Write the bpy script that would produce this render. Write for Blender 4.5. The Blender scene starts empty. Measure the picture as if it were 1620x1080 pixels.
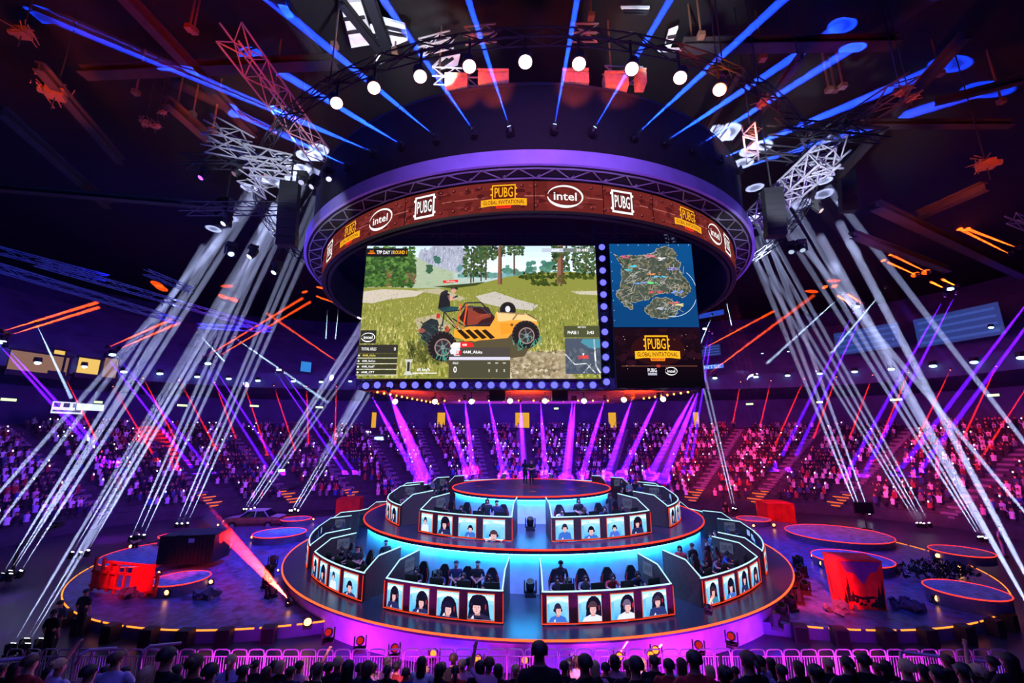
import bpy, math, random
from mathutils import Vector, Matrix, Euler
random.seed(7)
SC = bpy.context.scene
COL = SC.collection
R = math.radians
PI = math.pi
# ---------------------------------------------------------------- camera and measuring
F, PIT, HC = 678.0, 0.219, 7.74
CX, CY = 1.3, 31.0          # axis of the round stage
cs, sn = math.cos(PIT), math.sin(PIT)
def ray(u, v):
    x = (u-810)/F; up = -(v-540)/F
    return Vector((x, cs-up*sn, sn+up*cs))
CAM = Vector((0, 0, HC))
def atz(u, v, z):
    r = ray(u, v); return CAM + r*((z-HC)/r.z)
def aty(u, v, y):
    r = ray(u, v); return CAM + r*(y/r.y)
def px(p):
    x, y, z = p[0], p[1], p[2]-HC
    f = y*cs+z*sn; up = -y*sn+z*cs
    return (810+F*x/f, 540-F*up/f) if f > .1 else (-9999, -9999)
def pol(r, a, z):            # a in degrees, 0 towards the viewer's side
    return Vector((CX+r*math.sin(R(a)), CY-r*math.cos(R(a)), z))
def az_of(u, r, z):
    best = min(range(-62, 63), key=lambda a: abs(px(pol(r, a, z))[0]-u))
    lo, hi = best-1.0, best+1.0
    for _ in range(25):
        m = (lo+hi)/2
        if px(pol(r, m, z))[0] < u: lo = m
        else: hi = m
    return lo
cam = bpy.data.objects.new('camera', bpy.data.cameras.new('camera'))
COL.objects.link(cam)
cam.location = CAM; cam.rotation_euler = (PI/2+PIT, 0, 0)
cam.data.sensor_width = 36; cam.data.lens = F/1620*36
cam.data.clip_end = 400
SC.camera = cam
SC.view_settings.view_transform = 'Standard'
SC.view_settings.look = 'None'
SC.view_settings.gamma = 1
SC.view_settings.use_curve_mapping = False
SC.view_settings.exposure = 0
SC.cycles.transparent_max_bounces = 48
SC.cycles.volume_bounces = 0
SC.cycles.max_bounces = 4
SC.cycles.diffuse_bounces = 2
SC.cycles.glossy_bounces = 2
SC.cycles.use_denoising = True
SC.cycles.sample_clamp_indirect = 4
SC.cycles.use_light_tree = True
SC.cycles.use_adaptive_sampling = False
# ---------------------------------------------------------------- materials
def lin(c):
    if isinstance(c, str):
        c = [int(c[i:i+2], 16)/255 for i in (0, 2, 4)]
    return tuple((x/12.92 if x <= .04045 else ((x+.055)/1.055)**2.4) for x in c)
MATS = {}
def mat(name, col='808080', rough=.6, metal=0, emit=None, strength=1, noise=0, scale=6, bump=0, spec=.5, attr=None):
    if name in MATS: return MATS[name]
    m = bpy.data.materials.new(name); m.use_nodes = True
    nt = m.node_tree; b = nt.nodes['Principled BSDF']
    c = lin(col)
    b.inputs['Base Color'].default_value = (*c, 1)
    b.inputs['Roughness'].default_value = rough
    b.inputs['Metallic'].default_value = metal
    b.inputs['Specular IOR Level'].default_value = spec
    if emit:
        b.inputs['Emission Color'].default_value = (*lin(emit), 1)
        b.inputs['Emission Strength'].default_value = strength
    if attr:
        a = nt.nodes.new('ShaderNodeVertexColor'); a.layer_name = 'Col'
        if attr == 'emit':
            nt.links.new(a.outputs[0], b.inputs['Emission Color'])
            b.inputs['Emission Strength'].default_value = strength
        else:
            nt.links.new(a.outputs[0], b.inputs['Base Color'])
    if noise or bump:
        tc = nt.nodes.new('ShaderNodeTexCoord')
        n = nt.nodes.new('ShaderNodeTexNoise'); n.inputs['Scale'].default_value = scale; n.inputs['Detail'].default_value = 5
        nt.links.new(tc.outputs['Object'], n.inputs['Vector'])
        if noise:
            r = nt.nodes.new('ShaderNodeValToRGB')
            r.color_ramp.elements[0].position = .3; r.color_ramp.elements[1].position = .7
            r.color_ramp.elements[0].color = (*[max(0, x*(1-noise)) for x in c], 1)
            r.color_ramp.elements[1].color = (*[min(1, x*(1+noise)) for x in c], 1)
            nt.links.new(n.outputs['Fac'], r.inputs['Fac'])
            nt.links.new(r.outputs['Color'], b.inputs['Base Color'])
        if bump:
            bp = nt.nodes.new('ShaderNodeBump'); bp.inputs['Strength'].default_value = bump
            nt.links.new(n.outputs['Fac'], bp.inputs['Height']); nt.links.new(bp.outputs['Normal'], b.inputs['Normal'])
    if (emit or attr == 'emit') and name != 'cyan_strip': m.cycles.emission_sampling = 'NONE'
    MATS[name] = m
    return m
def glow(name, col, s): return mat(name, '020202', .9, emit=col, strength=s, spec=0)
def haze_mat(name, dens):
    m = bpy.data.materials.new(name); m.use_nodes = True; nt = m.node_tree; nt.nodes.clear()
    o = nt.nodes.new('ShaderNodeOutputMaterial'); v = nt.nodes.new('ShaderNodeVolumeScatter')
    v.inputs['Density'].default_value = dens
    nt.links.new(v.outputs[0], o.inputs['Volume']); return m
M_HAZE = haze_mat('haze', .06)
M_HAZE_THICK = haze_mat('haze_thick', .12)
M_BLACK = mat('black_paint', '101014', .55, noise=.3, scale=9)
M_CLOTH = mat('black_cloth', '0a0a0c', .95, noise=.4, scale=3)
M_STEEL = mat('truss_aluminium', '8a8a90', .45, .3, noise=.15, scale=20)
M_DSTEEL = mat('dark_steel', '26262a', .6, .2, noise=.2, scale=12)
M_ROOF = mat('roof_dark', '050405', .9, noise=.5, scale=.6)
M_GALL = mat('gallery_wall', '3a3e60', .8, noise=.35, scale=.4)
M_FLOOR = mat('arena_floor', '2a2c3a', .35, noise=.35, scale=.8, bump=.05)
M_DECK = mat('stage_deck', '2c2c38', .28, noise=.25, scale=2.5, bump=.03)
M_WHITEWALL = mat('stretch_fabric', 'c6cade', .75, noise=.12, scale=2.2)
M_FASCIA = mat('stage_fascia', 'b8b0d0', .6, noise=.18, scale=1.6)
M_WOOD = mat('booth_panel', '4a3630', .45, noise=.4, scale=14)
M_NEON = glow('neon_orange', 'ff4a22', 3.2)
M_NEONR = glow('neon_red', 'ff3020', 2.6)
M_RIM = glow('rim_white', 'b8f0ff', 1.5)
M_CYAN = glow('cyan_strip', '28b4ff', 60)
# ---------------------------------------------------------------- mesh collecting
class MB:
    def __init__(s): s.v = []; s.f = []; s.m = []; s.c = []
    def add(s, vs, fs, mi=0, col=None):
        o = len(s.v); s.v.extend([tuple(p) for p in vs])
        for q in fs:
            s.f.append([o+i for i in q]); s.m.append(mi); s.c.append(col)
    def box(s, c, d, rz=0, mi=0, col=None, M=None):
        x, y, z = d[0]/2, d[1]/2, d[2]/2
        vs = [Vector((i, j, k)) for i in (-x, x) for j in (-y, y) for k in (-z, z)]
        if M is None: M = Matrix.Rotation(rz, 3, 'Z')
        vs = [M @ p + Vector(c) for p in vs]
        s.add(vs, [(0, 1, 3, 2), (4, 6, 7, 5), (0, 4, 5, 1), (2, 3, 7, 6), (0, 2, 6, 4), (1, 5, 7, 3)], mi, col)
    def bar(s, a, b, w, h=None, mi=0, col=None):
        a = Vector(a); b = Vector(b); d = b-a; L = d.length
        if L < 1e-6: return
        h = h or w
        q = d.to_track_quat('X', 'Z').to_matrix()
        s.box((a+b)/2, (L, w, h), 0, mi, col, q)
    def cyl(s, a, b, r0, r1=None, n=10, mi=0, col=None):
        a = Vector(a); b = Vector(b); r1 = r0 if r1 is None else r1
        q = (b-a).to_track_quat('Z', 'Y').to_matrix()
        vs = []
        for p, r in ((a, r0), (b, r1)):
            for k in range(n):
                t = 2*PI*k/n; vs.append(p + q @ Vector((r*math.cos(t), r*math.sin(t), 0)))
        fs = [(k, (k+1) % n, n+(k+1) % n, n+k) for k in range(n)]
        fs += [tuple(range(n))[::-1], tuple(range(n, 2*n))]
        s.add(vs, fs, mi, col)
    def tube(s, pts, r, n=6, mi=0, closed=False):
        pts = [Vector(p) for p in pts]; N = len(pts); vs = []
        for i, p in enumerate(pts):
            if closed: d = pts[(i+1) % N]-pts[i-1]
            else: d = pts[min(i+1, N-1)]-pts[max(i-1, 0)]
            q = d.to_track_quat('Z', 'Y').to_matrix()
            for k in range(n):
                t = 2*PI*k/n; vs.append(p+q @ Vector((r*math.cos(t), r*math.sin(t), 0)))
        fs = []
        for i in range(N if closed else N-1):
            j = (i+1) % N
            for k in range(n):
                fs.append((i*n+k, i*n+(k+1) % n, j*n+(k+1) % n, j*n+k))
        if not closed: fs += [tuple(range(n))[::-1], tuple(range((N-1)*n, N*n))]
        s.add(vs, fs, mi)
    def ball(s, c, r, n=10, m=6, mi=0, col=None, zmin=-1.0):
        if not hasattr(r, '__len__'): r = (r, r, r)
        vs = []; c = Vector(c)
        for j in range(m+1):
            ph = PI*j/m; zz = math.cos(ph)
            if zz < zmin: zz = zmin
            rr = math.sin(ph)
            for k in range(n):
                t = 2*PI*k/n
                vs.append(c+Vector((r[0]*rr*math.cos(t), r[1]*rr*math.sin(t), r[2]*zz)))
        fs = [(j*n+k, (j+1)*n+k, (j+1)*n+(k+1) % n, j*n+(k+1) % n) for j in range(m) for k in range(n)]
        s.add(vs, fs, mi, col)
    def arc(s, prof, a0, a1, n=48, cx=None, cy=None, mi=0, closed=True, kx=1, ky=1):
        # sweep a closed (r, z) profile about a vertical axis, angles in degrees
        cx = CX if cx is None else cx; cy = CY if cy is None else cy
        full = abs(a1-a0) >= 359.9; P = len(prof); vs = []
        N = n if full else n+1
        for i in range(N):
            a = R(a0+(a1-a0)*i/n)
            for r, z in prof: vs.append((cx+kx*r*math.sin(a), cy-ky*r*math.cos(a), z))
        fs = []
        for i in range(n):
            j = (i+1) % N
            for k in range(P if closed else P-1):
                l = (k+1) % P
                fs.append((i*P+k, j*P+k, j*P+l, i*P+l))
        if not full and closed: fs += [tuple(range(P)), tuple(range((N-1)*P, N*P))[::-1]]
        s.add(vs, fs, mi)
    def poly(s, pts, mi=0, col=None): s.add(pts, [tuple(range(len(pts)))], mi, col)
    def build(s, name, mats, parent=None, smooth=False, label=None):
        me = bpy.data.meshes.new(name)
        me.from_pydata(s.v, [], s.f)
        if not isinstance(mats, (list, tuple)): mats = [mats]
        for m in mats: me.materials.append(m)
        if len(mats) > 1: me.polygons.foreach_set('material_index', s.m)
        if any(c is not None for c in s.c):
            at = me.color_attributes.new('Col', 'FLOAT_COLOR', 'CORNER'); buf = []
            for q, c in zip(s.f, s.c):
                c = c or (0, 0, 0)
                buf += [c[0], c[1], c[2], 1.0]*len(q)
            at.data.foreach_set('color', buf)
        if smooth: me.polygons.foreach_set('use_smooth', [True]*len(s.f))
        me.update()
        o = bpy.data.objects.new(name, me); COL.objects.link(o)
        if parent: o.parent = parent
        if label: o['label'] = label
        return o
def tag(o, label, cat, group=None, kind=None):
    o['label'] = label; o['category'] = cat
    if group: o['group'] = group
    if kind: o['kind'] = kind
    return o
def struct(o): o['kind'] = 'structure'; return o
def empty(name, loc=(0, 0, 0), rz=0, label=None, cat=None, group=None):
    o = bpy.data.objects.new(name, None); COL.objects.link(o); o.empty_display_size = .2
    o.location = loc; o.rotation_euler = (0, 0, rz)
    if label: tag(o, label, cat, group)
    return o
def dup(root, loc=None, rz=None, label=None, group=None, drop=()):
    def cp(o, par):
        c = o.copy(); COL.objects.link(c); c.parent = par
        for ch in KIDS(o):
            if ch.name.split('.')[0] not in drop: cp(ch, c)
        return c
    r = cp(root, None)
    if loc is not None: r.location = loc
    if rz is not None: r.rotation_euler = (0, 0, rz)
    if label: r['label'] = label
    if group: r['group'] = group
    CH.clear(); return r
CH = {}
def KIDS(o):
    if not CH:
        for q in bpy.data.objects:
            if q.parent: CH.setdefault(q.parent.name, []).append(q)
        CH['_'] = []
    return CH.get(o.name, [])
ORD = ['first', 'second', 'third', 'fourth', 'fifth', 'sixth', 'seventh', 'eighth', 'ninth', 'tenth', 'eleventh', 'twelfth', 'thirteenth',
       'fourteenth', 'fifteenth', 'sixteenth', 'seventeenth', 'eighteenth', 'nineteenth', 'twentieth', 'twenty-first']
# ---------------------------------------------------------------- drawing on flat or curved screens
FONT_CACHE = {}
def glyphs(s):
    if s in FONT_CACHE: return FONT_CACHE[s]
    cu = bpy.data.curves.new('lettering', 'FONT'); cu.body = s; cu.size = 1; cu.resolution_u = 2; cu.offset = .012
    o = bpy.data.objects.new('lettering', cu); COL.objects.link(o)
    me = o.to_mesh()
    vs = [(v.co.x, v.co.y) for v in me.vertices]; fs = [tuple(p.vertices) for p in me.polygons]
    o.to_mesh_clear(); bpy.data.objects.remove(o); bpy.data.curves.remove(cu)
    FONT_CACHE[s] = (vs, fs); return FONT_CACHE[s]
class Canvas:
    """flat colour shapes laid over each other on a surface; mp(x, y, layer) gives the point."""
    def __init__(s, mp): s.mb = MB(); s.mp = mp; s.k = 0
    def up(s): s.k += 1
    def poly(s, pts, col):
        s.mb.poly([s.mp(x, y, s.k) for x, y in pts], 0, lin(col))
    def rect(s, x0, y0, x1, y1, col, n=1):
        for i in range(n):
            a = x0+(x1-x0)*i/n; b = x0+(x1-x0)*(i+1)/n
            s.poly([(a, y0), (b, y0), (b, y1), (a, y1)], col)
    def grad(s, x0, y0, x1, y1, c0, c1, n=8, nx=1):
        a = lin(c0); b = lin(c1)
        for i in range(n):
            t = (i+.5)/n; c = tuple(p+(q-p)*t for p, q in zip(a, b))
            ya = y0+(y1-y0)*i/n; yb = y0+(y1-y0)*(i+1)/n
            for j in range(nx):
                xa = x0+(x1-x0)*j/nx; xb = x0+(x1-x0)*(j+1)/nx
                s.mb.poly([s.mp(xa, ya, s.k), s.mp(xb, ya, s.k), s.mp(xb, yb, s.k), s.mp(xa, yb, s.k)], 0, c)
    def ell(s, cx, cy, rx, ry, col, n=14, rot=0):
        c, d = math.cos(rot), math.sin(rot)
        s.poly([(cx+rx*math.cos(2*PI*i/n)*c-ry*math.sin(2*PI*i/n)*d, cy+rx*math.cos(2*PI*i/n)*d+ry*math.sin(2*PI*i/n)*c) for i in range(n)], col)
    def blob(s, cx, cy, rx, ry, col, n=9, j=.3):
        s.poly([(cx+rx*random.uniform(1-j, 1+j)*math.cos(2*PI*i/n), cy+ry*random.uniform(1-j, 1+j)*math.sin(2*PI*i/n)) for i in range(n)], col)
    def line(s, pts, w, col):
        for (a, b), (c, d) in zip(pts, pts[1:]):
            L = math.hypot(c-a, d-b) or 1; nx, ny = -(d-b)/L*w/2, (c-a)/L*w/2
            s.poly([(a+nx, b+ny), (c+nx, d+ny), (c-nx, d-ny), (a-nx, b-ny)], col)
    def arcl(s, cx, cy, rx, ry, t0, t1, w0, w1, col, n=24):
        for i in range(n):
            a, b = R(t0+(t1-t0)*i/n), R(t0+(t1-t0)*(i+1)/n)
            wa = (w0+(w1-w0)*math.sin(PI*i/n))/2; wb = (w0+(w1-w0)*math.sin(PI*(i+1)/n))/2
            s.poly([(cx+(rx-wa)*math.cos(a), cy+(ry-wa)*math.sin(a)), (cx+(rx+wa)*math.cos(a), cy+(ry+wa)*math.sin(a)),
                    (cx+(rx+wb)*math.cos(b), cy+(ry+wb)*math.sin(b)), (cx+(rx-wb)*math.cos(b), cy+(ry-wb)*math.sin(b))], col)
    def text(s, t, cx, cy, w, h, col, fy=1):
        """text fitted to a box of width w and height h centred on cx, cy; fy=-1 when y runs downwards"""
        vs, fs = glyphs(t)
        if not vs: return
        x0 = min(v[0] for v in vs); x1 = max(v[0] for v in vs); y0 = min(v[1] for v in vs); y1 = max(v[1] for v in vs)
        sx = w/(x1-x0); sy = h/(y1-y0)
        c = lin(col)
        s.mb.add([s.mp(cx+(x-(x0+x1)/2)*sx, cy+fy*(y-(y0+y1)/2)*sy, s.k) for x, y in vs], fs, 0, c)
    def logo_word(s, cx, cy, h, col, bg, fy=1):        # block letters in a notched square frame
        w = h*.92; k = s.k
        s.poly([(cx-w/2, cy-h/2), (cx+w/2, cy-h/2), (cx+w/2, cy+h/2), (cx-w/2, cy+h/2)], col)
        for sx in (-1, 1):
            for sy in (-1, 1):
                s.poly([(cx+sx*w*.5, cy+sy*h*.28), (cx+sx*w*.56, cy+sy*h*.28), (cx+sx*w*.56, cy+sy*h*.38), (cx+sx*w*.5, cy+sy*h*.38)], col)
        s.up(); s.poly([(cx-w*.42, cy-h*.41), (cx+w*.42, cy-h*.41), (cx+w*.42, cy+h*.41), (cx-w*.42, cy+h*.41)], bg)
        s.up(); s.text('PUBG', cx, cy, w*.74, h*.56, col, fy); s.k = k
    def logo_swoosh(s, cx, cy, w, col, fy=1):         # lower-case word inside an open oval
        h = w*.64
        s.text('intel', cx, cy, w*.66, h*.40, col, fy)
        s.arcl(cx, cy, w*.5, h*.5, -60*fy, 170*fy, w*.015, w*.06, col, 30)
        s.arcl(cx, cy, w*.5, h*.5, 185*fy, 325*fy, w*.02, w*.085, col, 24)
    def logo_event(s, cx, cy, h, col, bg, red, fy=1):  # framed word over a banner with the event's name
        k = s.k; w = h*1.75
        s.poly([(cx-w*.26, cy+fy*h*.5), (cx+w*.26, cy+fy*h*.5), (cx+w*.26, cy-fy*h*.14), (cx-w*.26, cy-fy*h*.14)], col)
        for sx in (-1, 1):
            for yy in (.3, .05):
                s.poly([(cx+sx*w*.26, cy+fy*h*yy), (cx+sx*w*.29, cy+fy*h*yy), (cx+sx*w*.29, cy+fy*h*(yy+.07)), (cx+sx*w*.26, cy+fy*h*(yy+.07))], col)
        s.up(); s.poly([(cx-w*.235, cy+fy*h*.44), (cx+w*.235, cy+fy*h*.44), (cx+w*.235, cy-fy*h*.1), (cx-w*.235, cy-fy*h*.1)], bg)
        s.up(); s.text('PUBG', cx, cy+fy*h*.17, w*.40, h*.42, col, fy)
        s.poly([(cx-w*.5, cy-fy*h*.12), (cx-w*.3, cy-fy*h*.1), (cx+w*.3, cy-fy*h*.1), (cx+w*.5, cy-fy*h*.12), (cx+w*.5, cy-fy*h*.42), (cx+w*.3, cy-fy*h*.38), (cx-w*.3, cy-fy*h*.38), (cx-w*.5, cy-fy*h*.42)], col)
        s.up(); s.text('GLOBAL INVITATIONAL', cx, cy-fy*h*.245, w*.9, h*.17, bg, fy)
        s.poly([(cx-w*.17, cy-fy*h*.38), (cx+w*.17, cy-fy*h*.38), (cx+w*.15, cy-fy*h*.5), (cx-w*.15, cy-fy*h*.5)], red)
        s.up(); s.text('BERLIN 2018', cx, cy-fy*h*.44, w*.26, h*.07, bg, fy); s.k = k
    def build(s, name, material, parent=None, label=None): return s.mb.build(name, material, parent, False, label)
M_SCREEN = mat('screen_picture', '000000', 1, attr='emit', strength=1.3, spec=0)
M_LED = mat('led_picture', '000000', 1, attr='emit', strength=1.1, spec=0)
# ---------------------------------------------------------------- moving lights and their beams in the haze
def fixture_meshes():
    d = {}
    b = MB(); b.box((0, 0, .05), (.36, .3, .1)); b.box((0, 0, .12), (.22, .22, .05)); d['base'] = b
    b = MB(); b.box((-.19, 0, .3), (.04, .12, .36)); b.box((.19, 0, .3), (.04, .12, .36)); b.box((0, 0, .14), (.4, .14, .04)); d['yoke'] = b
    b = MB(); b.cyl((0, 0, .2), (0, 0, -.02), .12, .15, 10); b.cyl((0, 0, -.02), (0, 0, -.16), .15, .13, 10); b.ball((0, 0, .2), (.12, .12, .1), 10, 5); d['head'] = b
    b = MB(); b.cyl((0, 0, -.16), (0, 0, -.175), .105, .10, 12); d['lens'] = b
    out = {}
    for k, q in d.items():
        o = q.build(k, M_BLACK); out[k] = o.data; bpy.data.objects.remove(o)
    n = 16
    vs = [(r*math.cos(2*PI*k/n), r*math.sin(2*PI*k/n), z) for r, z in ((.2, -.0), (1, -1)) for k in range(n)]
    fs = [(k, n+k, n+(k+1) % n, (k+1) % n) for k in range(n)]+[tuple(range(n)), tuple(range(n, 2*n))[::-1]]
    me = bpy.data.meshes.new('light_beam'); me.from_pydata(vs, [], fs); me.materials.append(M_HAZE)
    me.polygons.foreach_set('use_smooth', [False]*len(fs)); out['beam'] = me
    me2 = me.copy(); me2.materials.clear(); me2.materials.append(M_HAZE_THICK); out['beam_thick'] = me2
    return out
FX = fixture_meshes()
LENS = {}
def lens_mesh(col, s):
    k = (col, s)
    if k not in LENS:
        me = FX['lens'].copy(); me.materials.clear(); me.materials.append(glow('lens_%s_%s' % (col, s), col, s)); LENS[k] = me
    return LENS[k]
LAMPS = {}
def spot_data(col, ang, power, fall='Linear'):
    k = (col, round(ang, 2), round(power, 3), fall)
    if k in LAMPS: return LAMPS[k]
    l = bpy.data.lights.new('beam_lamp', 'SPOT')
    l.color = lin(col); l.energy = 3500*power*(60 if fall == 'Linear' else 700)*4; l.spot_size = R(max(2.6, ang*1.6)); l.spot_blend = .3; l.shadow_soft_size = 0
    l.use_nodes = True; nt = l.node_tree; em = nt.nodes['Emission']
    fo = nt.nodes.new('ShaderNodeLightFalloff'); fo.inputs['Strength'].default_value = .25
    nt.links.new(fo.outputs[fall], em.inputs['Strength'])
    LAMPS[k] = l; return l
def part(name, me, parent, loc=None, rot=None, scale=None, label=None):
    o = bpy.data.objects.new(name, me); COL.objects.link(o); o.parent = parent
    if loc is not None: o.location = loc
    if rot is not None: o.rotation_euler = rot
    if scale is not None: o.scale = scale
    if label: o['label'] = label
    return o
def moving_head(pos, aim, col, lens='ffffff', ang=1.2, power=1, length=26, label='', group=None, hang=False, scale=1.0, fall='Linear', beam=True, lens_s=6, name='moving_head_light', thick=False, beamlabel=None, catg='stage light'):
    """pos: middle of the lamp head; aim: a point the beam passes through"""
    pos = Vector(pos); d = (Vector(aim)-pos).normalized()
    if d.z > .02: length = min(length, (28.85-pos.z)/d.z)
    if d.z < -.02: length = min(length, (pos.z-.03)/-d.z)
    s = scale
    zb = pos.z+(.34*s if hang else -.34*s)
    root = empty(name, (pos.x, pos.y, zb), math.atan2(d.y, d.x)-PI/2, label, catg, group)
    inv = (Matrix.Translation(root.location) @ Euler((0, 0, root.rotation_euler.z)).to_matrix().to_4x4()).inverted()
    fr = (PI, 0, 0) if hang else (0, 0, 0)
    part('base', FX['base'], root, (0, 0, 0), fr, (s, s, s))
    part('yoke', FX['yoke'], root, (0, 0, 0), fr, (s, s, s))
    q = d.to_track_quat('-Z', 'Y')
    le = inv @ pos; e = (inv.to_3x3() @ q.to_matrix()).to_euler()
    part('head', FX['head'], root, le, e, (s, s, s))
    part('lens', lens_mesh(lens, lens_s), root, le, e, (s, s, s))
    if beam:
        st = inv @ (pos+d*.19*s)
        rad = length*math.tan(R(ang*.37))+.04
        part('light_beam', FX['beam_thick' if thick else 'beam'], root, st, e, (rad, rad, length), beamlabel)
        lo = bpy.data.objects.new('beam_lamp', spot_data(col, ang, power*(.5 if fall == 'Linear' else 1), fall)); COL.objects.link(lo)
        lo.parent = root; lo.location = st; lo.rotation_euler = e
    return root
def area(loc, tgt, size, col, power, sy=None, spread=180):
    l = bpy.data.lights.new('wash_fill', 'AREA'); l.color = lin(col); l.energy = power; l.size = size  # area light added for its effect, no lamp body
    if sy: l.shape = 'RECTANGLE'; l.size_y = sy
    l.spread = R(spread)
    o = bpy.data.objects.new('wash_fill', l); COL.objects.link(o); o.location = loc
    o.rotation_euler = (Vector(tgt)-Vector(loc)).to_track_quat('-Z', 'Y').to_euler(); return o
def spot(loc, tgt, ang, col, power, rad=.15, blend=.5):
    l = bpy.data.lights.new('spot_fill', 'SPOT'); l.color = lin(col); l.energy = power; l.spot_size = R(ang); l.spot_blend = blend; l.shadow_soft_size = rad  # bare spot light added, nothing built around it
    o = bpy.data.objects.new('spot_fill', l); COL.objects.link(o); o.location = loc
    o.rotation_euler = (Vector(tgt)-Vector(loc)).to_track_quat('-Z', 'Y').to_euler(); return o
def truss(mb, a, b, w=.4, seg=.8, r=.035, h=None, mi=0):
    a = Vector(a); b = Vector(b); d = b-a; L = d.length; q = d.to_track_quat('X', 'Z').to_matrix(); h = h or w
    cor = [q @ Vector((0, i*w/2, j*h/2)) for i, j in ((-1, -1), (1, -1), (1, 1), (-1, 1))]
    for c in cor: mb.bar(a+c, b+c, r*1.4, None, mi)
    n = max(2, int(L/seg))
    for i in range(n):
        p = a+d*(i/n); p2 = a+d*((i+1)/n)
        for k in range(4):
            c0, c1 = cor[k], cor[(k+1) % 4]
            if (i+k) % 2: mb.bar(p+c0, p2+c1, r, None, mi)
            else: mb.bar(p+c1, p2+c0, r, None, mi)
# ================================================================ the hall
BA, BB, BN = 38.0, 19.5, 3.2
def bowl(t, a):              # point on the seating bowl's rim, t metres behind its inner edge
    sx, sy = abs(math.sin(R(a))), abs(math.cos(R(a)))
    r = 1/((sx/(BA+t))**BN+(sy/(BB+t))**BN)**(1/BN)
    return (CX+r*math.sin(R(a)), CY-r*math.cos(R(a)))
def bowl_strip(mb, prof, a0=48, a1=312, n=132, mi=0):
    ang = [a0+(a1-a0)*i/n for i in range(n+1)]; P = len(prof); vs = []
    for a in ang:
        for t, z in prof:
            x, y = bowl(t, a); vs.append((x, y, z))
    fs = [(i*P+k, i*P+k+1, (i+1)*P+k+1, (i+1)*P+k) for i in range(n) for k in range(P-1)]
    mb.add(vs, fs, mi)
b = MB(); b.poly([(-90, -12, 0), (92, -12, 0), (92, 100, 0), (-90, 100, 0)]); struct(b.build('floor', M_FLOOR))
b = MB(); b.poly([(-90, -12, 29), (-90, 100, 29), (92, 100, 29), (92, -12, 29)]); struct(b.build('ceiling', M_ROOF))
M_TERR = mat('terrace_concrete', '30303e', .85, noise=.3, scale=1.5)
NROW = 18
prof = [(0, 0), (0, 1.0)]
for k in range(NROW):
    prof += [(.9*(k+1), 1+.45*k), (.9*(k+1), 1+.45*(k+1))]
b = MB(); bowl_strip(b, prof); struct(b.build('floor_terrace', M_TERR))
tz = 1+.45*NROW; tt = .9*NROW
b = MB(); bowl_strip(b, [(tt, tz), (tt+2.5, tz), (tt+2.5, tz+4.2), (11.5, 14.3), (11.5, 16.3)]); struct(b.build('wall_concourse', M_GALL))
prof = [(11.5, 16.3), (12.5, 16.3)]
for k in range(16): prof += [(12.5+k*1.0, 16.5+.62*k), (13.5+k*1.0, 16.5+.62*k)]
prof += [(30, 29.2)]
b = MB(); bowl_strip(b, prof); struct(b.build('floor_gallery', M_GALL))
for nm, q in (('wall_left', [(-88, -12, 0), (-88, 100, 0), (-88, 100, 29), (-88, -12, 29)]), ('wall_right', [(90, -12, 0), (90, -12, 29), (90, 100, 29), (90, 100, 0)]),
              ('wall_back', [(-90, 98, 0), (92, 98, 0), (92, 98, 29), (-90, 98, 29)])):
    b = MB(); b.poly(q); struct(b.build(nm, M_GALL))
# stairways through the seating (they carry the lit step edges)
STAIRS = [180, 168.5, 191.5, 156, 204, 146, 214, 136, 224, 126, 234, 116, 244, 104, 256]
for i, a in enumerate(STAIRS):
    mb = MB()
    for k in range(NROW):
        for h in (0, 1):
            t = .9*k+.45*h; z = 1+.45*k+.225*(h-1)+.02
            x, y = bowl(t+.22, a); x2, y2 = bowl(t+1, a); rz = math.atan2(y2-y, x2-x)-PI/2
            mb.box((x, y, z+.09), (1.3, .45, .2), rz, 0)
    st = mb.build('stairway', mat('step_concrete', '6a6078', .8, noise=.2, scale=3))
    tag(st, 'concrete stairway between seat blocks, ' + ['behind the round stage'][0] + ', ' + (ORD[i//2]+(' toward the parked car' if i % 2 == 0 and i else ' toward the red crate') if i else 'straight behind the top disc'), 'stairs', 'stairways in the seating bowl')
    if i in (5, 6, 7, 8, 9, 10, 11, 12):
        mb = MB()
        for k in range(0, 5):
            x, y = bowl(.9*k*.5-.02, a); x2, y2 = bowl(.9*k*.5+1, a); rz = math.atan2(y2-y, x2-x)-PI/2
            mb.box((x, y, .95+.225*k), (1.5, .06, .07), rz, 0)
        mb.build('step_light', glow('step_orange', 'ff6a20', 1.6), st)
# block outlines: concourse doors and openings, lit yellow
def doorway(u, v0, v1, w, i, lbl):
    p = aty(u, v1, 1); 
    a = az_of_bowl(u, tt+2.4, tz+1)
    x, y = bowl(tt+2.42, a); x2, y2 = bowl(tt+4, a); rz = math.atan2(y2-y, x2-x)-PI/2
    e = empty('door_%d' % i, (x, y, tz), rz); e['kind'] = 'structure'
    m = MB(); m.box((0, -.02, 1.2), (w, .05, 2.4)); m.build('opening', glow('corridor_light', 'ffb840', .8), e)
    m = MB(); m.box((-w/2-.08, -.06, 1.25), (.16, .12, 2.5)); m.box((w/2+.08, -.06, 1.25), (.16, .12, 2.5)); m.box((0, -.06, 2.5), (w+.3, .12, .14)); m.build('frame', M_DSTEEL, e)
    return e
def az_of_bowl(u, t, z):
    best = None
    for k in range(90*4, 270*4):
        a = k/4; x, y = bowl(t, a); q = px((x, y, z))[0]
        d = abs(q-u)
        if best is None or d < best[0]: best = (d, a)
    return best[1]
for i, (u, w) in enumerate([(591, .9), (700, 1.6), (826, 2.2), (967, 1.6), (1100, 1.1)]):
    doorway(u, 640, 675, w, i+1, '')
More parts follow.
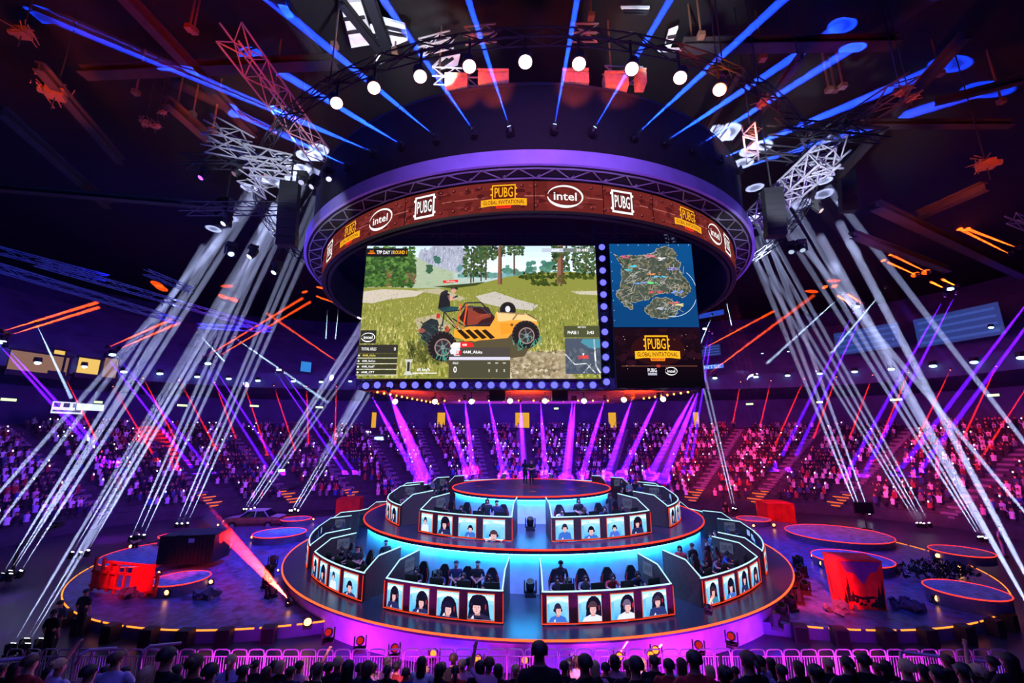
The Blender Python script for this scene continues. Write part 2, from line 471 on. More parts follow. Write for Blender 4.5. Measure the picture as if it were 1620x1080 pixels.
def bowl_t(x, y):
    a = math.degrees(math.atan2(x-CX, -(y-CY)))
    lo, hi = -15, 45
    for _ in range(24):
        m = (lo+hi)/2; q = bowl(m, a)
        if (q[0]-CX)**2+(q[1]-CY)**2 < (x-CX)**2+(y-CY)**2: lo = m
        else: hi = m
    return lo
def to_bowl(u, v, t):
    r = ray(u, v); lo, hi = 20.0, 120.0
    for _ in range(30):
        m = (lo+hi)/2; p = CAM+r*m
        if bowl_t(p.x, p.y) < t: lo = m
        else: hi = m
    return CAM+r*lo
# hospitality suites high in the corner, lit warm
SUITES = []
for i, (u, v, w, h) in enumerate([(88, 588, .9, 2.2), (60, 590, 4.6, 1.9), (138, 592, 1.9, 1.7), (172, 598, 1.3, 2.2)]):
    p = to_bowl(u, v, 11.0); z = p.z+h/2
    a = math.atan2(p.x-CX, -(p.y-CY))
    e = empty('window_%d' % (i+1), (p.x, p.y, z-h/2), math.atan2(p.y-CY, p.x-CX)-PI/2); e['kind'] = 'structure'
    m = MB(); m.box((0, 0, h/2), (w, .1, h)); m.build('pane', glow('suite_light%d' % (i % 2), ['c09080', 'ffd070'][1 if i in (0, 2, 3) else 0], .9 if i in (0, 2, 3) else .5), e)
    m = MB(); m.box((0, -.1, -.2), (w+.5, .3, .5)); m.box((0, -.1, h+.1), (w+.5, .3, .2)); m.box((w/2, -.1, h/2), (.15, .2, h)); m.build('frame', M_DSTEEL, e)
# blue-white house lights round the gallery edge
HL = [(2, 541, 1.2), (58, 574, 1.1), (132, 580, 1), (178, 561, 1.1), (196, 588, 1), (253, 591, 1), (312, 596, .9), (329, 575, 1.1), (362, 599, .9), (408, 602, .9),
      (441, 585, .9), (464, 603, .8), (508, 604, .8), (554, 603, .7), (1115, 520, .9), (1131, 598, .9), (1196, 596, .9), (1246, 594, .9), (1297, 591, .9), (1352, 588, 1), (1356, 485, 1), (1410, 584, 1),
      (1476, 579, 1.1), (1503, 457, 1.1), (1541, 573, 1.1), (1616, 566, 1.2), (1416, 537, .7), (1206, 559, .4), (1247, 556, .4), (1568, 518, .7)]
proto = None
for i, (u, v, s) in enumerate(HL):
    p = to_bowl(u, v, 11.0)
    if proto is None:
        proto = empty('house_light', p)
        m = MB(); m.cyl((0, 0, .1), (0, 0, .5), .35, .3, 10); m.build('housing', M_BLACK, proto)
        m = MB(); m.ball((0, 0, 0), (.38, .2, .14), 12, 6); m.build('lens', glow('house_lens', '9fd4ff', 9), proto)
        o = proto
    else: o = dup(proto, p)
    o.scale = (s, s, s)
    side = 'over the seats beyond the parked car' if u < 560 else 'over the seats beyond the red crate'
    tag(o, 'small blue-white house light %s, %s along the gallery edge' % (side, ORD[i % 21]), 'ceiling light', 'house lights along the gallery edge')
# ================================================================ the round stage
ZL, ZM, ZT = 1.1, 2.94, 4.43
RL, RM, RT = 14.85, 10.8, 5.35
def disc_stage(name, r, z0, z1, lip, wallr, label, deckm, wallm, neon, cyan):
    e = empty(name, (CX, CY, z0), 0, label, 'stage', 'tiers of the round stage')
    def bld(m, n, ma, lb=None):
        o = m.build(n, ma, e, False, lb)
        o.matrix_parent_inverse = Matrix.Translation((-CX, -CY, -z0)); return o
    m = MB(); m.arc([(0.01, z1-.02), (0.01, z1), (r-.05, z1), (r-.05, z1-.02)], 0, 360, 120); bld(m, 'deck', deckm)
    m = MB(); m.arc([(r-.06, z1), (r, z1-.03), (r, z1-lip), (wallr-.1, z1-lip), (wallr-.1, z1-.03)], 0, 360, 140); bld(m, 'lip', mat('stage_lip', '2a2850', .5, noise=.2, scale=2))
    m = MB(); m.arc([(wallr, z0), (wallr, z1-lip), (wallr-.1, z1-lip), (wallr-.1, z0)], 0, 360, 140); bld(m, 'riser_wall', wallm)
    m = MB(); m.arc([(r, z1-.05), (r+.035, z1-.03), (r+.02, z1+.02), (r-.02, z1+.02)], 0, 360, 160); bld(m, 'edge_light', neon)
    if cyan:
        m = MB(); m.arc([(wallr+.06, z1-lip-.035), (r-.06, z1-lip-.035), (r-.06, z1-lip-.01), (wallr+.06, z1-lip-.01)], 0, 360, 140); bld(m, 'wash_strip', M_CYAN)
    return e
disc_stage('round_stage_platform', RL, 0, ZL, .12, RL-.25, 'lowest and widest disc of the round stage with purple-lit fascia and orange edge', M_DECK, M_FASCIA, M_NEON, False)
disc_stage('round_stage_platform', RM, ZL, ZM, .2, RM-.25, 'middle disc of the round stage over the cyan-lit white wall', M_DECK, M_WHITEWALL, M_NEONR, True)
top = disc_stage('round_stage_platform', RT, ZM, ZT, .2, RT-.2, 'small top disc of the round stage with red printed floor', M_DECK, M_WHITEWALL, M_NEONR, True)
cv = Canvas(lambda x, y, k: (CX+x, CY+y, ZT+.004+.002*k))
cv.text('INVITATIONAL', 0, -1.2, 3.4, .5, 'c02010'); cv.text('PUBG', 0, -.3, 1.6, .9, 'c02010')
for a in range(0, 360, 45): cv.ell(3.6*math.sin(R(a)), 3.0*math.cos(R(a)), .22, .22, 'ff5030', 10)
o = cv.build('floor_print', mat('print_red', '000000', .5, attr='emit', strength=.35), top); o.matrix_parent_inverse = Matrix.Translation((-CX, -CY, -ZM))  # floor print given a faint glow of its own
# ---------------------------------------------------------------- booths
def portrait(c, x0, x1, z0, z1, spec):
    """one player's picture on a booth screen, drawn in (degrees, height)"""
    w, h = x1-x0, z1-z0
    X = lambda t: x0+w*t
    Z = lambda t: z0+h*t
    def P(pts, col): c.poly([(X(a), Z(b)) for a, b in pts], col)
    def E_(cx, cy, rx, ry, col, n=14):
        P([(min(.99, max(.01, cx+rx*math.cos(2*PI*i/n))), min(.99, max(.01, cy+ry*math.sin(2*PI*i/n)))) for i in range(n)], col)
    fx, fy, s, hair, shirt, tilt, chair = spec; s *= 1.2
    c.k = 0
    c.grad(x0, z0, x1, z1, '3aa0e0', 'a8e4ff', 8, 3)
    c.up(); P([(0.01, .72), (.3, .8), (.65, .82), (.99, .76), (.99, .9), (.6, .97), (.2, .93), (.01, .86)], 'd8f6ff')
    P([(.01, .02), (.12, .02), (.12, .7), (.01, .68)], '66b8e8'); P([(.8, .05), (.99, .05), (.99, .6), (.8, .62)], '78c4ec')
    c.up()
    if chair:
        E_(fx+.04, fy+.02, .3*s, .42*s, '15102a'); P([(max(.01, fx-.3*s), .01), (min(.99, fx+.38*s), .01), (min(.99, fx+.33*s), fy), (max(.01, fx-.24*s), fy)], '15102a')
        c.up(); E_(fx-.16*s, fy+.02, .03, .1*s, 'a02038', 8); E_(fx+.24*s, fy+.02, .03, .1*s, 'a02038', 8)
    c.up()
    P([(max(.01, fx-.42*s), .01), (min(.99, fx+.42*s), .01), (min(.99, fx+.34*s), fy-.28*s), (fx+.1*s, fy-.2*s), (fx-.1*s, fy-.2*s), (max(.01, fx-.34*s), fy-.3*s)], shirt)
    c.up(); P([(fx-.08*s, fy-.26*s), (fx+.08*s, fy-.26*s), (fx+.07*s, fy-.1*s), (fx-.07*s, fy-.1*s)], 'c08a88')
    P([(fx-.2*s, .03), (fx-.1*s, .03), (fx-.12*s, .14*s)], 'e8e8f4')
    c.up(); E_(fx, fy+.05*s, .17*s, .22*s, hair)
    c.up(); E_(fx+tilt, fy-.04*s, .12*s, .17*s, 'e0aeb0')
    c.up(); P([(fx-.13*s+tilt, fy+.05*s), (fx+.13*s+tilt, fy+.05*s), (fx+.12*s+tilt, fy+.13*s), (fx-.12*s+tilt, fy+.13*s)], hair)
    for sx in (-1, 1):
        E_(fx+tilt+sx*.05*s, fy-.01*s, .018*s, .01*s, '301828', 6)
        E_(fx+sx*.17*s, fy-.01*s, .035*s, .07*s, '101020', 8)
    P([(fx+tilt-.035*s, fy-.125*s), (fx+tilt+.035*s, fy-.125*s), (fx+tilt, fy-.14*s)], '8a4048')
    P([(fx+tilt-.012*s, fy-.03*s), (fx+tilt+.012*s, fy-.03*s), (fx+tilt+.02*s, fy-.085*s), (fx+tilt-.02*s, fy-.085*s)], 'c08890')
def booth(r, z0, a0, a1, label, specs, ends=(True, True), rh=1.08, wl=2.0):
    e = empty('player_booth', (CX, CY, z0), 0, label, 'booth', 'curved player booths on the round stage')
    inv = Matrix.Translation((-CX, -CY, -z0))
    def bld(m, n, ma, lb=None):
        o = m.build(n, ma, e, False, lb); o.matrix_parent_inverse = inv; return o
    n = 16
    m = MB(); m.arc([(r, z0+.03), (r, z0+rh), (r-.12, z0+rh), (r-.12, z0+.03)], a0, a1, n); bld(m, 'front_panel', M_WOOD)
    m = MB(); m.tube([pol(r-.04, a0+(a1-a0)*i/n, z0+rh+.02) for i in range(n+1)], .028, 6)
    lo = MB(); lo.tube([pol(r+.03, a0+(a1-a0)*i/n, z0+.06) for i in range(n+1)], .018, 5)
    for s, a in ((-1, a0), (1, a1)):
        lo.tube([pol(r+.03, a, z0+.06), pol(r+.03, a, z0+rh-.05)], .014, 5)
    bld(lo, 'base_light', glow('base_orange', 'ff4020', 1.2), 'thin orange base light')
    for s, a in ((-1, a0), (1, a1)):
        w = MB(); prof = [(r, z0+.02), (r, z0+rh), (r-.75, z0+1.6), (r-wl, z0+1.72), (r-wl, z0+.02)]
        da = .35*s
        A = [pol(q, a, z) for q, z in prof]; B = [pol(q, a-da, z) for q, z in prof]; k = len(A)
        w.add(A+B, [tuple(range(k)), tuple(range(k, 2*k))[::-1]]+[(i, k+i, k+(i+1) % k, (i+1) % k) for i in range(k)])
        bld(w, 'side_wing', M_WOOD)
        m.tube([pol(q, a-da/2, z+.02) for q, z in prof[1:4]], .025, 6)
        if s == -1 or 1:
            c = Canvas(lambda x, y, kk, a=a, s=s: pol(x, a-s*(.37+.01*kk), y))
            c.rect(r-wl+.35, z0+1.05, r-wl+.95, z0+1.55, '8a90b8'); c.up(); c.text('PUBG', r-wl+.65, z0+1.3, .45*(-s), .22, '303860')
            q = c.build('logo_plate', mat('plate', '000000', .6, attr='emit', strength=.25), e); q.matrix_parent_inverse = inv  # plate and lettering set to glow a little by themselves
    bld(m, 'rim_light', M_RIM)
    d = MB(); d.arc([(r-.12, z0+.74), (r-.12, z0+.78), (r-.75, z0+.78), (r-.75, z0+.74)], a0+.4, a1-.4, n); bld(d, 'desk', M_BLACK)
    fr = [(.035, .185), (.255, .42), (.49, .665), (.735, .935)]
    for i, (f0, f1) in enumerate(fr):
        x0, x1 = a0+(a1-a0)*f0, a0+(a1-a0)*f1
        fm = MB(); t = .28*13.7/r
        fm.arc([(r, z0+.09), (r, z0+.99), (r+.03, z0+.985), (r+.03, z0+.095)], x0-t*.18, x1+t*.18, 4)
        scr = bld(fm, 'video_panel', glow('panel_edge', 'ff7050', .8))
        c = Canvas(lambda x, y, k: pol(r+.034+.003*k, x, y))
        portrait(c, x0, x1, z0+.12, z0+.96, specs[i % len(specs)])
        q = c.build('picture', M_SCREEN, scr)
    for i in range(3):
        f = (fr[i][1]+fr[i+1][0])/2; 
    return e
DK, NV, BL, WH = '141024', '26285a', '3a6ac8', 'd8dcf4'
BOOTHS = [
 ('FL', 13.7, ZL, -27.8, -6.8, 'booth on the lowest disc just beside the aisle, on the parked car side', [(.45, .52, .8, DK, NV, .03, 1), (.62, .45, .9, DK, NV, .02, 1), (.52, .32, 1.0, '1c1438', NV, .03, 1), (.38, .5, 1.05, DK, '2a2448', -.03, 1)]),
 ('FR', 13.7, ZL, -.9, 20.9, 'booth on the lowest disc just beside the aisle, on the red crate side', [(.5, .48, .85, '2a2040', BL, .04, 0), (.62, .5, .95, '4a3440', WH, 0, 1), (.68, .5, .9, '6a5a7a', WH, .04, 1), (.6, .55, .75, '3a2a38', '2c3470', 0, 1)]),
 ('SL', 13.7, ZL, -54, -33, 'booth on the lowest disc turned toward the parked car', [(.5, .5, .8, DK, NV, 0, 1), (.5, .45, .9, DK, NV, 0, 1), (.45, .6, .7, '2a2040', WH, 0, 0), (.5, .4, .9, DK, NV, .02, 0)]),
 ('SR', 13.7, ZL, 27.3, 49, 'booth on the lowest disc turned toward the red draped block', [(.5, .5, .8, '3a2430', '3a80a0', 0, 1), (.55, .45, .85, DK, BL, 0, 1), (.5, .55, .8, DK, NV, 0, 1), (.5, .45, .8, '3a2430', NV, 0, 1)]),
 ('SL2', 13.7, ZL, -81, -60, 'booth at the far side edge of the lowest disc, toward the parked car', [(.5, .5, .8, DK, NV, 0, 1)]),
 ('SR2', 13.7, ZL, 54.6, 76, 'booth at the far side edge of the lowest disc, toward the red crate', [(.5, .5, .8, DK, NV, 0, 1)]),
 ('SL3', 13.7, ZL, -112, -90, 'booth on the back of the lowest disc, on the parked car side', [(.5, .5, .8, DK, NV, 0, 1)]),
 ('SR3', 13.7, ZL, 90, 112, 'booth on the back of the lowest disc, on the red crate side', [(.5, .5, .8, DK, NV, 0, 1)]),
 ('UFL', 9.5, ZM, -39.9, -7.8, 'booth on the middle disc beside its aisle, on the parked car side', [(.4, .6, .7, '2c2440', WH, 0, 0), (.5, .55, .9, DK, NV, 0, 1), (.7, .45, .65, DK, BL, 0, 0), (.5, .18, .9, '4a3040', WH, 0, 0)]),
 ('UFR', 9.5, ZM, 3.3, 37.6, 'booth on the middle disc beside its aisle, on the red crate side', [(.5, .6, .75, '2a2040', BL, 0, 0), (.5, .4, .8, DK, BL, 0, 0), (.4, .45, .6, DK, '4a6ad0', 0, 0), (.4, .55, .75, DK, NV, 0, 1)]),
 ('USL', 9.5, ZM, -82, -52, 'booth on the middle disc turned toward the parked car', [(.5, .45, .9, DK, NV, 0, 1)]),
 ('USR', 9.5, ZM, 49.4, 80, 'booth on the middle disc turned toward the large red crate', [(.5, .45, .9, DK, NV, 0, 1), (.5, .5, .8, DK, BL, 0, 1)]),
 ('UBL', 9.5, ZM, -124, -94, 'booth on the back of the middle disc, on the parked car side', [(.5, .45, .9, DK, NV, 0, 1)]),
 ('UBR', 9.5, ZM, 93, 122, 'booth on the back of the middle disc, on the red crate side', [(.5, .45, .9, DK, NV, 0, 1)]),
 ('UB1', 9.5, ZM, -166, -136, 'farther booth behind the top disc, only its lit rim showing, parked car side', [(.5, .45, .9, DK, NV, 0, 1)]),
 ('UB2', 9.5, ZM, 136, 166, 'farther booth behind the top disc, only its lit rim showing, red crate side', [(.5, .45, .9, DK, NV, 0, 1)]),
]
for k, r, z, a0, a1, lb, sp in BOOTHS: booth(r, z, a0, a1, 'brown curved '+lb, sp)
# ================================================================ the ring with the lettered screen band
CX = 1.05
RB, ZB0, ZB1 = 14.15, 17.28, 18.7
ring = empty('led_ring', (CX, CY, 17), 0, 'huge hanging ring with brown riveted screen band and purple-lit outer rim', 'hanging ring')
RI = Matrix.Translation((-CX, -CY, -17))
def rb(m, n, ma, par=None, lb=None, sm=False):
    o = m.build(n, ma, par or ring, sm, lb)
    if par is None: o.matrix_parent_inverse = RI
    return o
M_RIMP = mat('ring_rim', '8c80b8', .5, noise=.12, scale=1)
m = MB(); m.arc([(15.3, 18.78), (15.3, 19.44), (15.15, 19.48), (15.15, 18.78)], 0, 360, 160); rb(m, 'outer_rim', M_RIMP)
m = MB(); m.arc([(14.25, 18.86), (15.15, 18.8), (15.15, 18.9), (14.25, 18.96)], 0, 360, 120); rb(m, 'soffit', M_CLOTH)
m = MB(); m.arc([(RB, ZB0), (RB, ZB1), (RB-.25, ZB1), (RB-.25, ZB0)], 0, 360, 160)
bandcase = rb(m, 'band_casing', M_BLACK)
m = MB()
for a in range(0, 360, 6):
    m.bar(pol(14.3, a, 18.76), pol(14.3, a+6, 18.76), .05); m.bar(pol(15.0, a, 18.76), pol(15.0, a+6, 18.76), .05)
    m.bar(pol(14.3, a, 18.76), pol(15.0, a+3, 18.76), .04); m.bar(pol(15.0, a+3, 18.76), pol(14.3, a+6, 18.76), .04)
    m.bar(pol(14.3, a, 18.76), pol(15.0, a+3, 19.3), .04)
rb(m, 'lattice', M_STEEL)
m = MB(); m.arc([(13.8, ZB0-.05), (13.8, 19.4), (13.65, 19.4), (13.65, ZB0-.05)], 0, 360, 120); rb(m, 'inner_skirt', M_CLOTH)
# band picture: riveted rusty plates with logos; x = metres of arc, y = height
def bmap(x, y, k):
    a = math.degrees(x/RB); return pol(RB+.01+.006*k, a, y)
c = Canvas(bmap)
half = RB*R(112); n = 112
for i in range(n):
    x0 = -half+2*half*i/n; x1 = -half+2*half*(i+1)/n
    for j in range(4):
        y0 = ZB0+(ZB1-ZB0)*j/4; y1 = ZB0+(ZB1-ZB0)*(j+1)/4
        t = random.uniform(.8, 1.15)
        c.mb.poly([c.mp(x0, y0, 0), c.mp(x1, y0, 0), c.mp(x1, y1, 0), c.mp(x0, y1, 0)], 0, tuple(q*t for q in lin('6e2624')))
c.up()
for i in range(420):
    x = random.uniform(-half, half); y = random.uniform(ZB0+.15, ZB1-.15)
    c.blob(x, y, random.uniform(.05, .35), random.uniform(.03, .14), random.choice(['5a1c1e', '82302c', '7a3434', '4c181c']), 7, .4)
ZBm = (ZB0+ZB1)/2
LG = [(522, 'B'), (554, 'E'), (602, 'I'), (672, 'B'), (797, 'E'), (894, 'I'), (984, 'B'), (1088, 'E'), (1131, 'I'), (1150, 'B')]
pos = [(RB*R(az_of(u, RB, ZBm)), k) for u, k in LG]
for (xa, ka), (xb, kb) in zip(pos, pos[1:]):
    if ka+kb in ('BE', 'EI', 'IB') or True:
        c.rect(xa+.9, ZBm-.03, xb-.9, ZBm+.02, 'b06058', 6)
c.up()
for i in range(90):
    x = -half+2*half*i/90
    if all(abs(x-p) > .75 for p, _ in pos):
        for y in (ZB0+.22, ZB1-.22):
            c.ell(x, y, .085, .085, '3a1016', 8); 
c.up()
for i in range(90):
    x = -half+2*half*i/90
    if all(abs(x-p) > .75 for p, _ in pos):
        for y in (ZB0+.22, ZB1-.22): c.ell(x-.02, y+.02, .045, .045, '9a4a48', 6)
for x in [pos[3][0]-1.1, pos[4][0]+1.3, pos[6][0]-.95, pos[6][0]+1.6]: c.rect(x, ZB0, x+.05, ZB1, '2c0c10')
for p, k in pos:
    if k == 'B': c.logo_word(p, ZBm, 1.12, 'ffffff', '5a1e20')
    if k == 'I': c.logo_swoosh(p, ZBm, 1.55, 'ffffff')
    if k == 'E': c.logo_event(p, ZBm, 1.15, 'ffb020', '5a1a14', 'ff3020')
o = c.build('screen_band', M_LED, bandcase)
o['label'] = 'curved screen band with white and gold lettered logos'
# black drum above the ring
drum = empty('cloth_drum', (CX, CY, 19.6), 0, 'tall black cloth drum hanging over the lettered ring', 'drape')
m = MB(); m.arc([(14.95, 19.5), (14.95, 22.9), (14.8, 22.9), (14.8, 19.5)], 0, 360, 120); o = m.build('skirt', M_CLOTH, drum); o.matrix_parent_inverse = Matrix.Translation((-CX, -CY, -19.6))
m = MB(); m.arc([(14.85, 22.9), (15.0, 22.9), (15.0, 23.05), (14.85, 23.05)], 0, 360, 100); o = m.build('hoop', M_DSTEEL, drum); o.matrix_parent_inverse = Matrix.Translation((-CX, -CY, -19.6))
# blue beams standing off the drum
BLUE = [((548, 262), (420, 200)), ((590, 241), (370, 147)), ((633, 228), (520, 160)), ((690, 217), (540, 93)), ((750, 208), (657, 73)), ((807, 205), (741, 0)),
        ((877, 202), (913, 0)), ((939, 206), (1060, 0)), ((1006, 214), (1140, 90)), ((1056, 223), (1180, 140)), ((1100, 235), (1260, 132)), ((1144, 251), (1287, 190)), ((1176, 267), (1300, 225))]
for i, ((u, v), (ue, ve)) in enumerate(BLUE):
    a = az_of(u, 15.25, 20.2)
    # height on the drum from the picture row
    lo, hi = 19.0, 23.0
    for _ in range(20):
        mm = (lo+hi)/2
        if px(pol(15.25, a, mm))[1] > v: lo = mm
        else: hi = mm
    p = pol(15.25, a, max(19.9, min(22.6, lo)))
    tgt = atz(ue, ve, 24.2)
    w = 'straight above the event logo' if abs(u-800) < 30 else ('on the parked car side' if u < 840 else 'on the red crate side')
    moving_head(p, tgt, '1238ff', 'a8e0ff', 2.7, 1.7, 30, 'drum lamp throwing a blue beam, %s, %s from the middle' % (w, ORD[min(abs(i-6) if i > 6 else 6-i-1+0, 12)]), 'blue beam lamps around the black drum', False, .8, 'Linear', True, 9, thick=True, beamlabel='blue beam of light in the haze')
CX = 1.3
# pinkish lamps on the circular truss
ct = MB(); RC, ZC = 18.3, 21.3
for a in range(-100, 100, 5):
    truss(ct, pol(RC, a, ZC+.55), pol(RC, a+5, ZC+.55), .4, .55, .03)
o = ct.build('circular_truss', M_DSTEEL); tag(o, 'dark circular lattice truss carrying the pink-white lamps above the drum', 'truss')
RED = [(534, 163), (593, 139), (666, 121), (743, 105), (831, 98), (915, 101), (998, 109), (1074, 123), (1136, 142)]
M_PINK = glow('lens_pink', 'ffb4a8', 7)
for i, (u, v) in enumerate(RED):
    a = az_of(u, RC, ZC)
    lo, hi = 17.0, 25.0
    for _ in range(20):
        mm = (lo+hi)/2
        if px(pol(RC, a, mm))[1] > v: lo = mm
        else: hi = mm
    p = pol(RC, a, lo)
    e = empty('spot_light', p, 0, 'round pink-white lamp under the circular truss, ' + ['by the white-lit lattice end on the car side', 'second from the car side', 'third from the car side', 'above the gold event logo', 'the brightest, at the very middle', 'just past the middle on the crate side', 'crossed by a blue beam', 'beside the white-lit lattice', 'by the orange-lit hoists on the crate side'][i], 'stage light', 'pink-white lamps on the circular truss')
    q = (CAM-p).normalized().lerp((Vector((CX, CY, 2))-p).normalized(), .35).to_track_quat('-Z', 'Y').to_euler()
    m = MB(); m.cyl((0, 0, .5), (0, 0, 0), .2, .27, 14); m.ball((0, 0, .5), (.2, .2, .15), 12, 5); part('head', m.build('x', M_BLACK).data, e, None, q)
    bpy.data.objects.remove(bpy.data.objects['x'])
    m = MB(); m.cyl((0, 0, 0), (0, 0, -.02), .235, .235, 16); part('lens', m.build('x', glow('lens_white', 'ffe0d8', 14) if i == 4 else M_PINK).data, e, None, q)
    bpy.data.objects.remove(bpy.data.objects['x'])
    m = MB(); m.bar((0, 0, .3), (0, 0, .62+ZC-lo), .08); m.build('clamp', M_BLACK, e)
# ================================================================ hanging screen block
YF = 25.6
def sp(u, v, dy=0): return aty(u, v, YF+dy)
TL, TR, BL_, BR_ = sp(577, 391), sp(943, 387), sp(569, 600), sp(948, 598)
SX0, SX1 = (TL.x+BL_.x)/2, (TR.x+BR_.x)/2; SZ0, SZ1 = (BL_.z+BR_.z)/2, (TL.z+TR.z)/2
LX0, LX1 = (sp(962, 385).x+sp(971, 517).x)/2, (sp(1097, 386).x+sp(1109, 600).x)/2+.05
LZ1 = sp(1030, 385).z; LZm = sp(1030, 518).z; LZ0 = sp(1030, 614).z
XB0, XB1 = SX0-.15, LX1+.1
zt, zb = SZ1+.2, sp(840, 615).z
hub = empty('screen_cube', ((XB0+XB1)/2, YF+8, zb), 0, 'hanging block frame between the screens with orange-lit lattice inside', 'hanging rig')
HI = Matrix.Translation((-(XB0+XB1)/2, -YF-8, -zb))
def hb(m, n, ma, lb=None):
    o = m.build(n, ma, hub, False, lb); o.matrix_parent_inverse = HI; return o
m = MB()
xs = [SX0+.1, SX0+3.7, SX0+7.3, SX0+10.9, SX1+.3, XB1-.2]
for x in (XB0+.3, SX1+.38, XB1-.3):
    truss(m, (x, YF+.6, zb+.2), (x, YF+.6, zt+1.2), .5, .7, .04)
for z in (zb+.28, zt+.6):
    truss(m, (XB0+.2, YF+.6, z), (XB1-.2, YF+.6, z), .5, .7, .04)
ya = YF+12
xa, xb = XB0+2.6, XB1-2.6
for (p, q) in (((XB0+.3, YF+.6), (xa, ya)), ((xa, ya), (xb, ya)), ((xb, ya), (XB1-.3, YF+.6))):
    for z in (zb+.28, zt+.6): truss(m, (*p, z), (*q, z), .5, .8, .04)
hb(m, 'lattice_frame', M_DSTEEL)
m = MB()
for k in range(13):
    t = k/12; y = YF+.9+11*t; g = 2.3*t
    m.box(((XB0+XB1)/2, y, zb+.06), (XB1-XB0-.6-2*g, .5, .06))
hb(m, 'floor_grid', mat('grid_steel', '6a5048', .5, .3, noise=.2, scale=5))
m = MB(); m.poly([(XB0+.2, YF+1.2, zb+.8), (XB1-.2, YF+1.2, zb+.8), (XB1-.2, YF+1.2, zt), (XB0+.2, YF+1.2, zt)]); m.poly([(XB0+.2, YF+1.2, zb+.8), (XB0+.2, YF+1.2, zt), (xa, ya, zt), (xa, ya, zb+.8)]); m.poly([(XB1-.2, YF+1.2, zb+.8), (xb, ya, zb+.8), (xb, ya, zt), (XB1-.2, YF+1.2, zt)])
hb(m, 'rear_cloth', M_CLOTH)
for s in (-1, 1):
    for k in (0, 1):
        m = MB(); m.cyl(((XB0+XB1)/2+s*6, YF+1.5+8*k, zt+1), ((XB0+XB1)/2+s*6, YF+1.5+8*k, 28.5), .06, None, 6); hb(m, 'hoist_chain', M_DSTEEL)
M_ORB = glow('orange_bulb', 'ff9040', 7)
def bulb_run(n, p, q, lab):
    for i in range(n):
        t = i/(n-1) if n > 1 else .5
        m = MB(); c0 = Vector(p).lerp(Vector(q), t); m.ball(c0, .07, 6, 4); o = hb(m, 'bulb', M_ORB)
bulb_run(13, (XB0+1.0, YF+1.4, zb-.05), (xa+.6, ya-1, zb-.05), '')
bulb_run(8, (XB1-2.0, YF+6, zb-.05), (XB1-.6, YF+1.4, zb-.05), '')
bulb_run(12, (xa+1.6, YF+8, zb-.05), (xb-1.6, YF+8, zb-.05), '')
# blue moving heads: column and row
M_BLUEL = glow('lens_blue', '5a58ff', 2.4)
bm = MB(); bm.box((0, .3, 0), (.36, .3, .36)); bm_ = bm.build('housing', M_BLACK)
pr = empty('wash_light', (0, 0, 0)); bm_.parent = pr
m = MB(); m.cyl((0, .2, 0), (0, -.02, 0), .26, .27, 16); m.build('head', M_BLACK, pr)
m = MB(); m.cyl((0, -.02, 0), (0, -.05, 0), .2, .2, 16); m.build('lens', M_BLUEL, pr)
CVs = [391, 409, 428, 447, 466, 485, 505, 525, 545, 565, 585, 604]
RUs = [579, 597, 617, 638, 657, 677, 696, 716, 736, 757, 777, 796, 816, 837, 857, 877, 896, 918, 938]
first = True
for i, v in enumerate(CVs):
    u = 952+(v-391)*.035; p = aty(u, v, YF+.1)
    o = pr if first else dup(pr, p); first = False; o.location = p
    tag(o, 'round blue wash lamp in the column between the screens, %s from the top' % ORD[i], 'stage light', 'blue wash lamps in the column between the screens')
for i, u in enumerate(RUs):
    p = aty(u, 609 if i else 610, YF+.1); o = dup(pr, p)
    tag(o, 'round blue wash lamp in the row under the game picture, %s from its outer corner' % ORD[i], 'stage light', 'blue wash lamps in the row under the big screen')
# warm lamps hanging under the block
for i, (u, v, pu) in enumerate([(625, 635, 0), (688, 635, 0), (746, 635, 0), (807, 634, 0), (862, 634, 0), (924, 634, 0), (987, 632, 0), (1049, 631, 0)]):
    p = aty(u, v, YF+2.2)
    e = empty('spot_light', p, 0, 'warm white lamp hanging under the screen block, %s from the game picture side' % ORD[i], 'stage light', 'warm white lamps under the screen block')
    q = (Vector((CX, CY-9, 1.5))-p).normalized().lerp((CAM-p).normalized(), .45).to_track_quat('-Z', 'Y').to_euler()
    m = MB(); m.cyl((0, 0, .45), (0, 0, 0), .15, .2, 12); o = m.build('head', M_BLACK, e); o.rotation_euler = q
    m = MB(); m.cyl((0, 0, 0), (0, 0, -.02), .17, .17, 14); o = m.build('lens', glow('lens_warm', 'fff0d8', 9), e); o.rotation_euler = q
    m = MB(); m.bar((0, 0, .1), (0, 0, zb-p.z+.1), .06); m.build('hanger', M_BLACK, e)
for i, u in enumerate((787, 885)):
    p = aty(u, 624, YF+1.6)
    o = empty('loudspeaker', p, 0, 'square black loudspeaker hanging under the screen block, %s' % ('toward the game picture middle' if i == 0 else 'toward the map screen'), 'loudspeaker')
    m = MB(); m.box((0, 0, 0), (1.0, .6, .8)); m.build('cabinet', M_BLACK, o)
    m = MB(); m.box((0, -.31, 0), (.9, .03, .7)); m.build('grille', M_CLOTH, o)
# ---------------------------------------------------------------- game picture
W0, H0 = SX1-SX0, SZ1-SZ0
scr = empty('video_screen', ((SX0+SX1)/2, YF, SZ0), 0, 'large bright screen showing an orange striped buggy in a grassy field', 'screen')
SI = Matrix.Translation((-(SX0+SX1)/2, -YF, -SZ0))
m = MB(); m.box(((SX0+SX1)/2, YF+.12, (SZ0+SZ1)/2), (W0+.06, .2, H0+.06)); o = m.build('cabinet', M_BLACK, scr); o.matrix_parent_inverse = SI
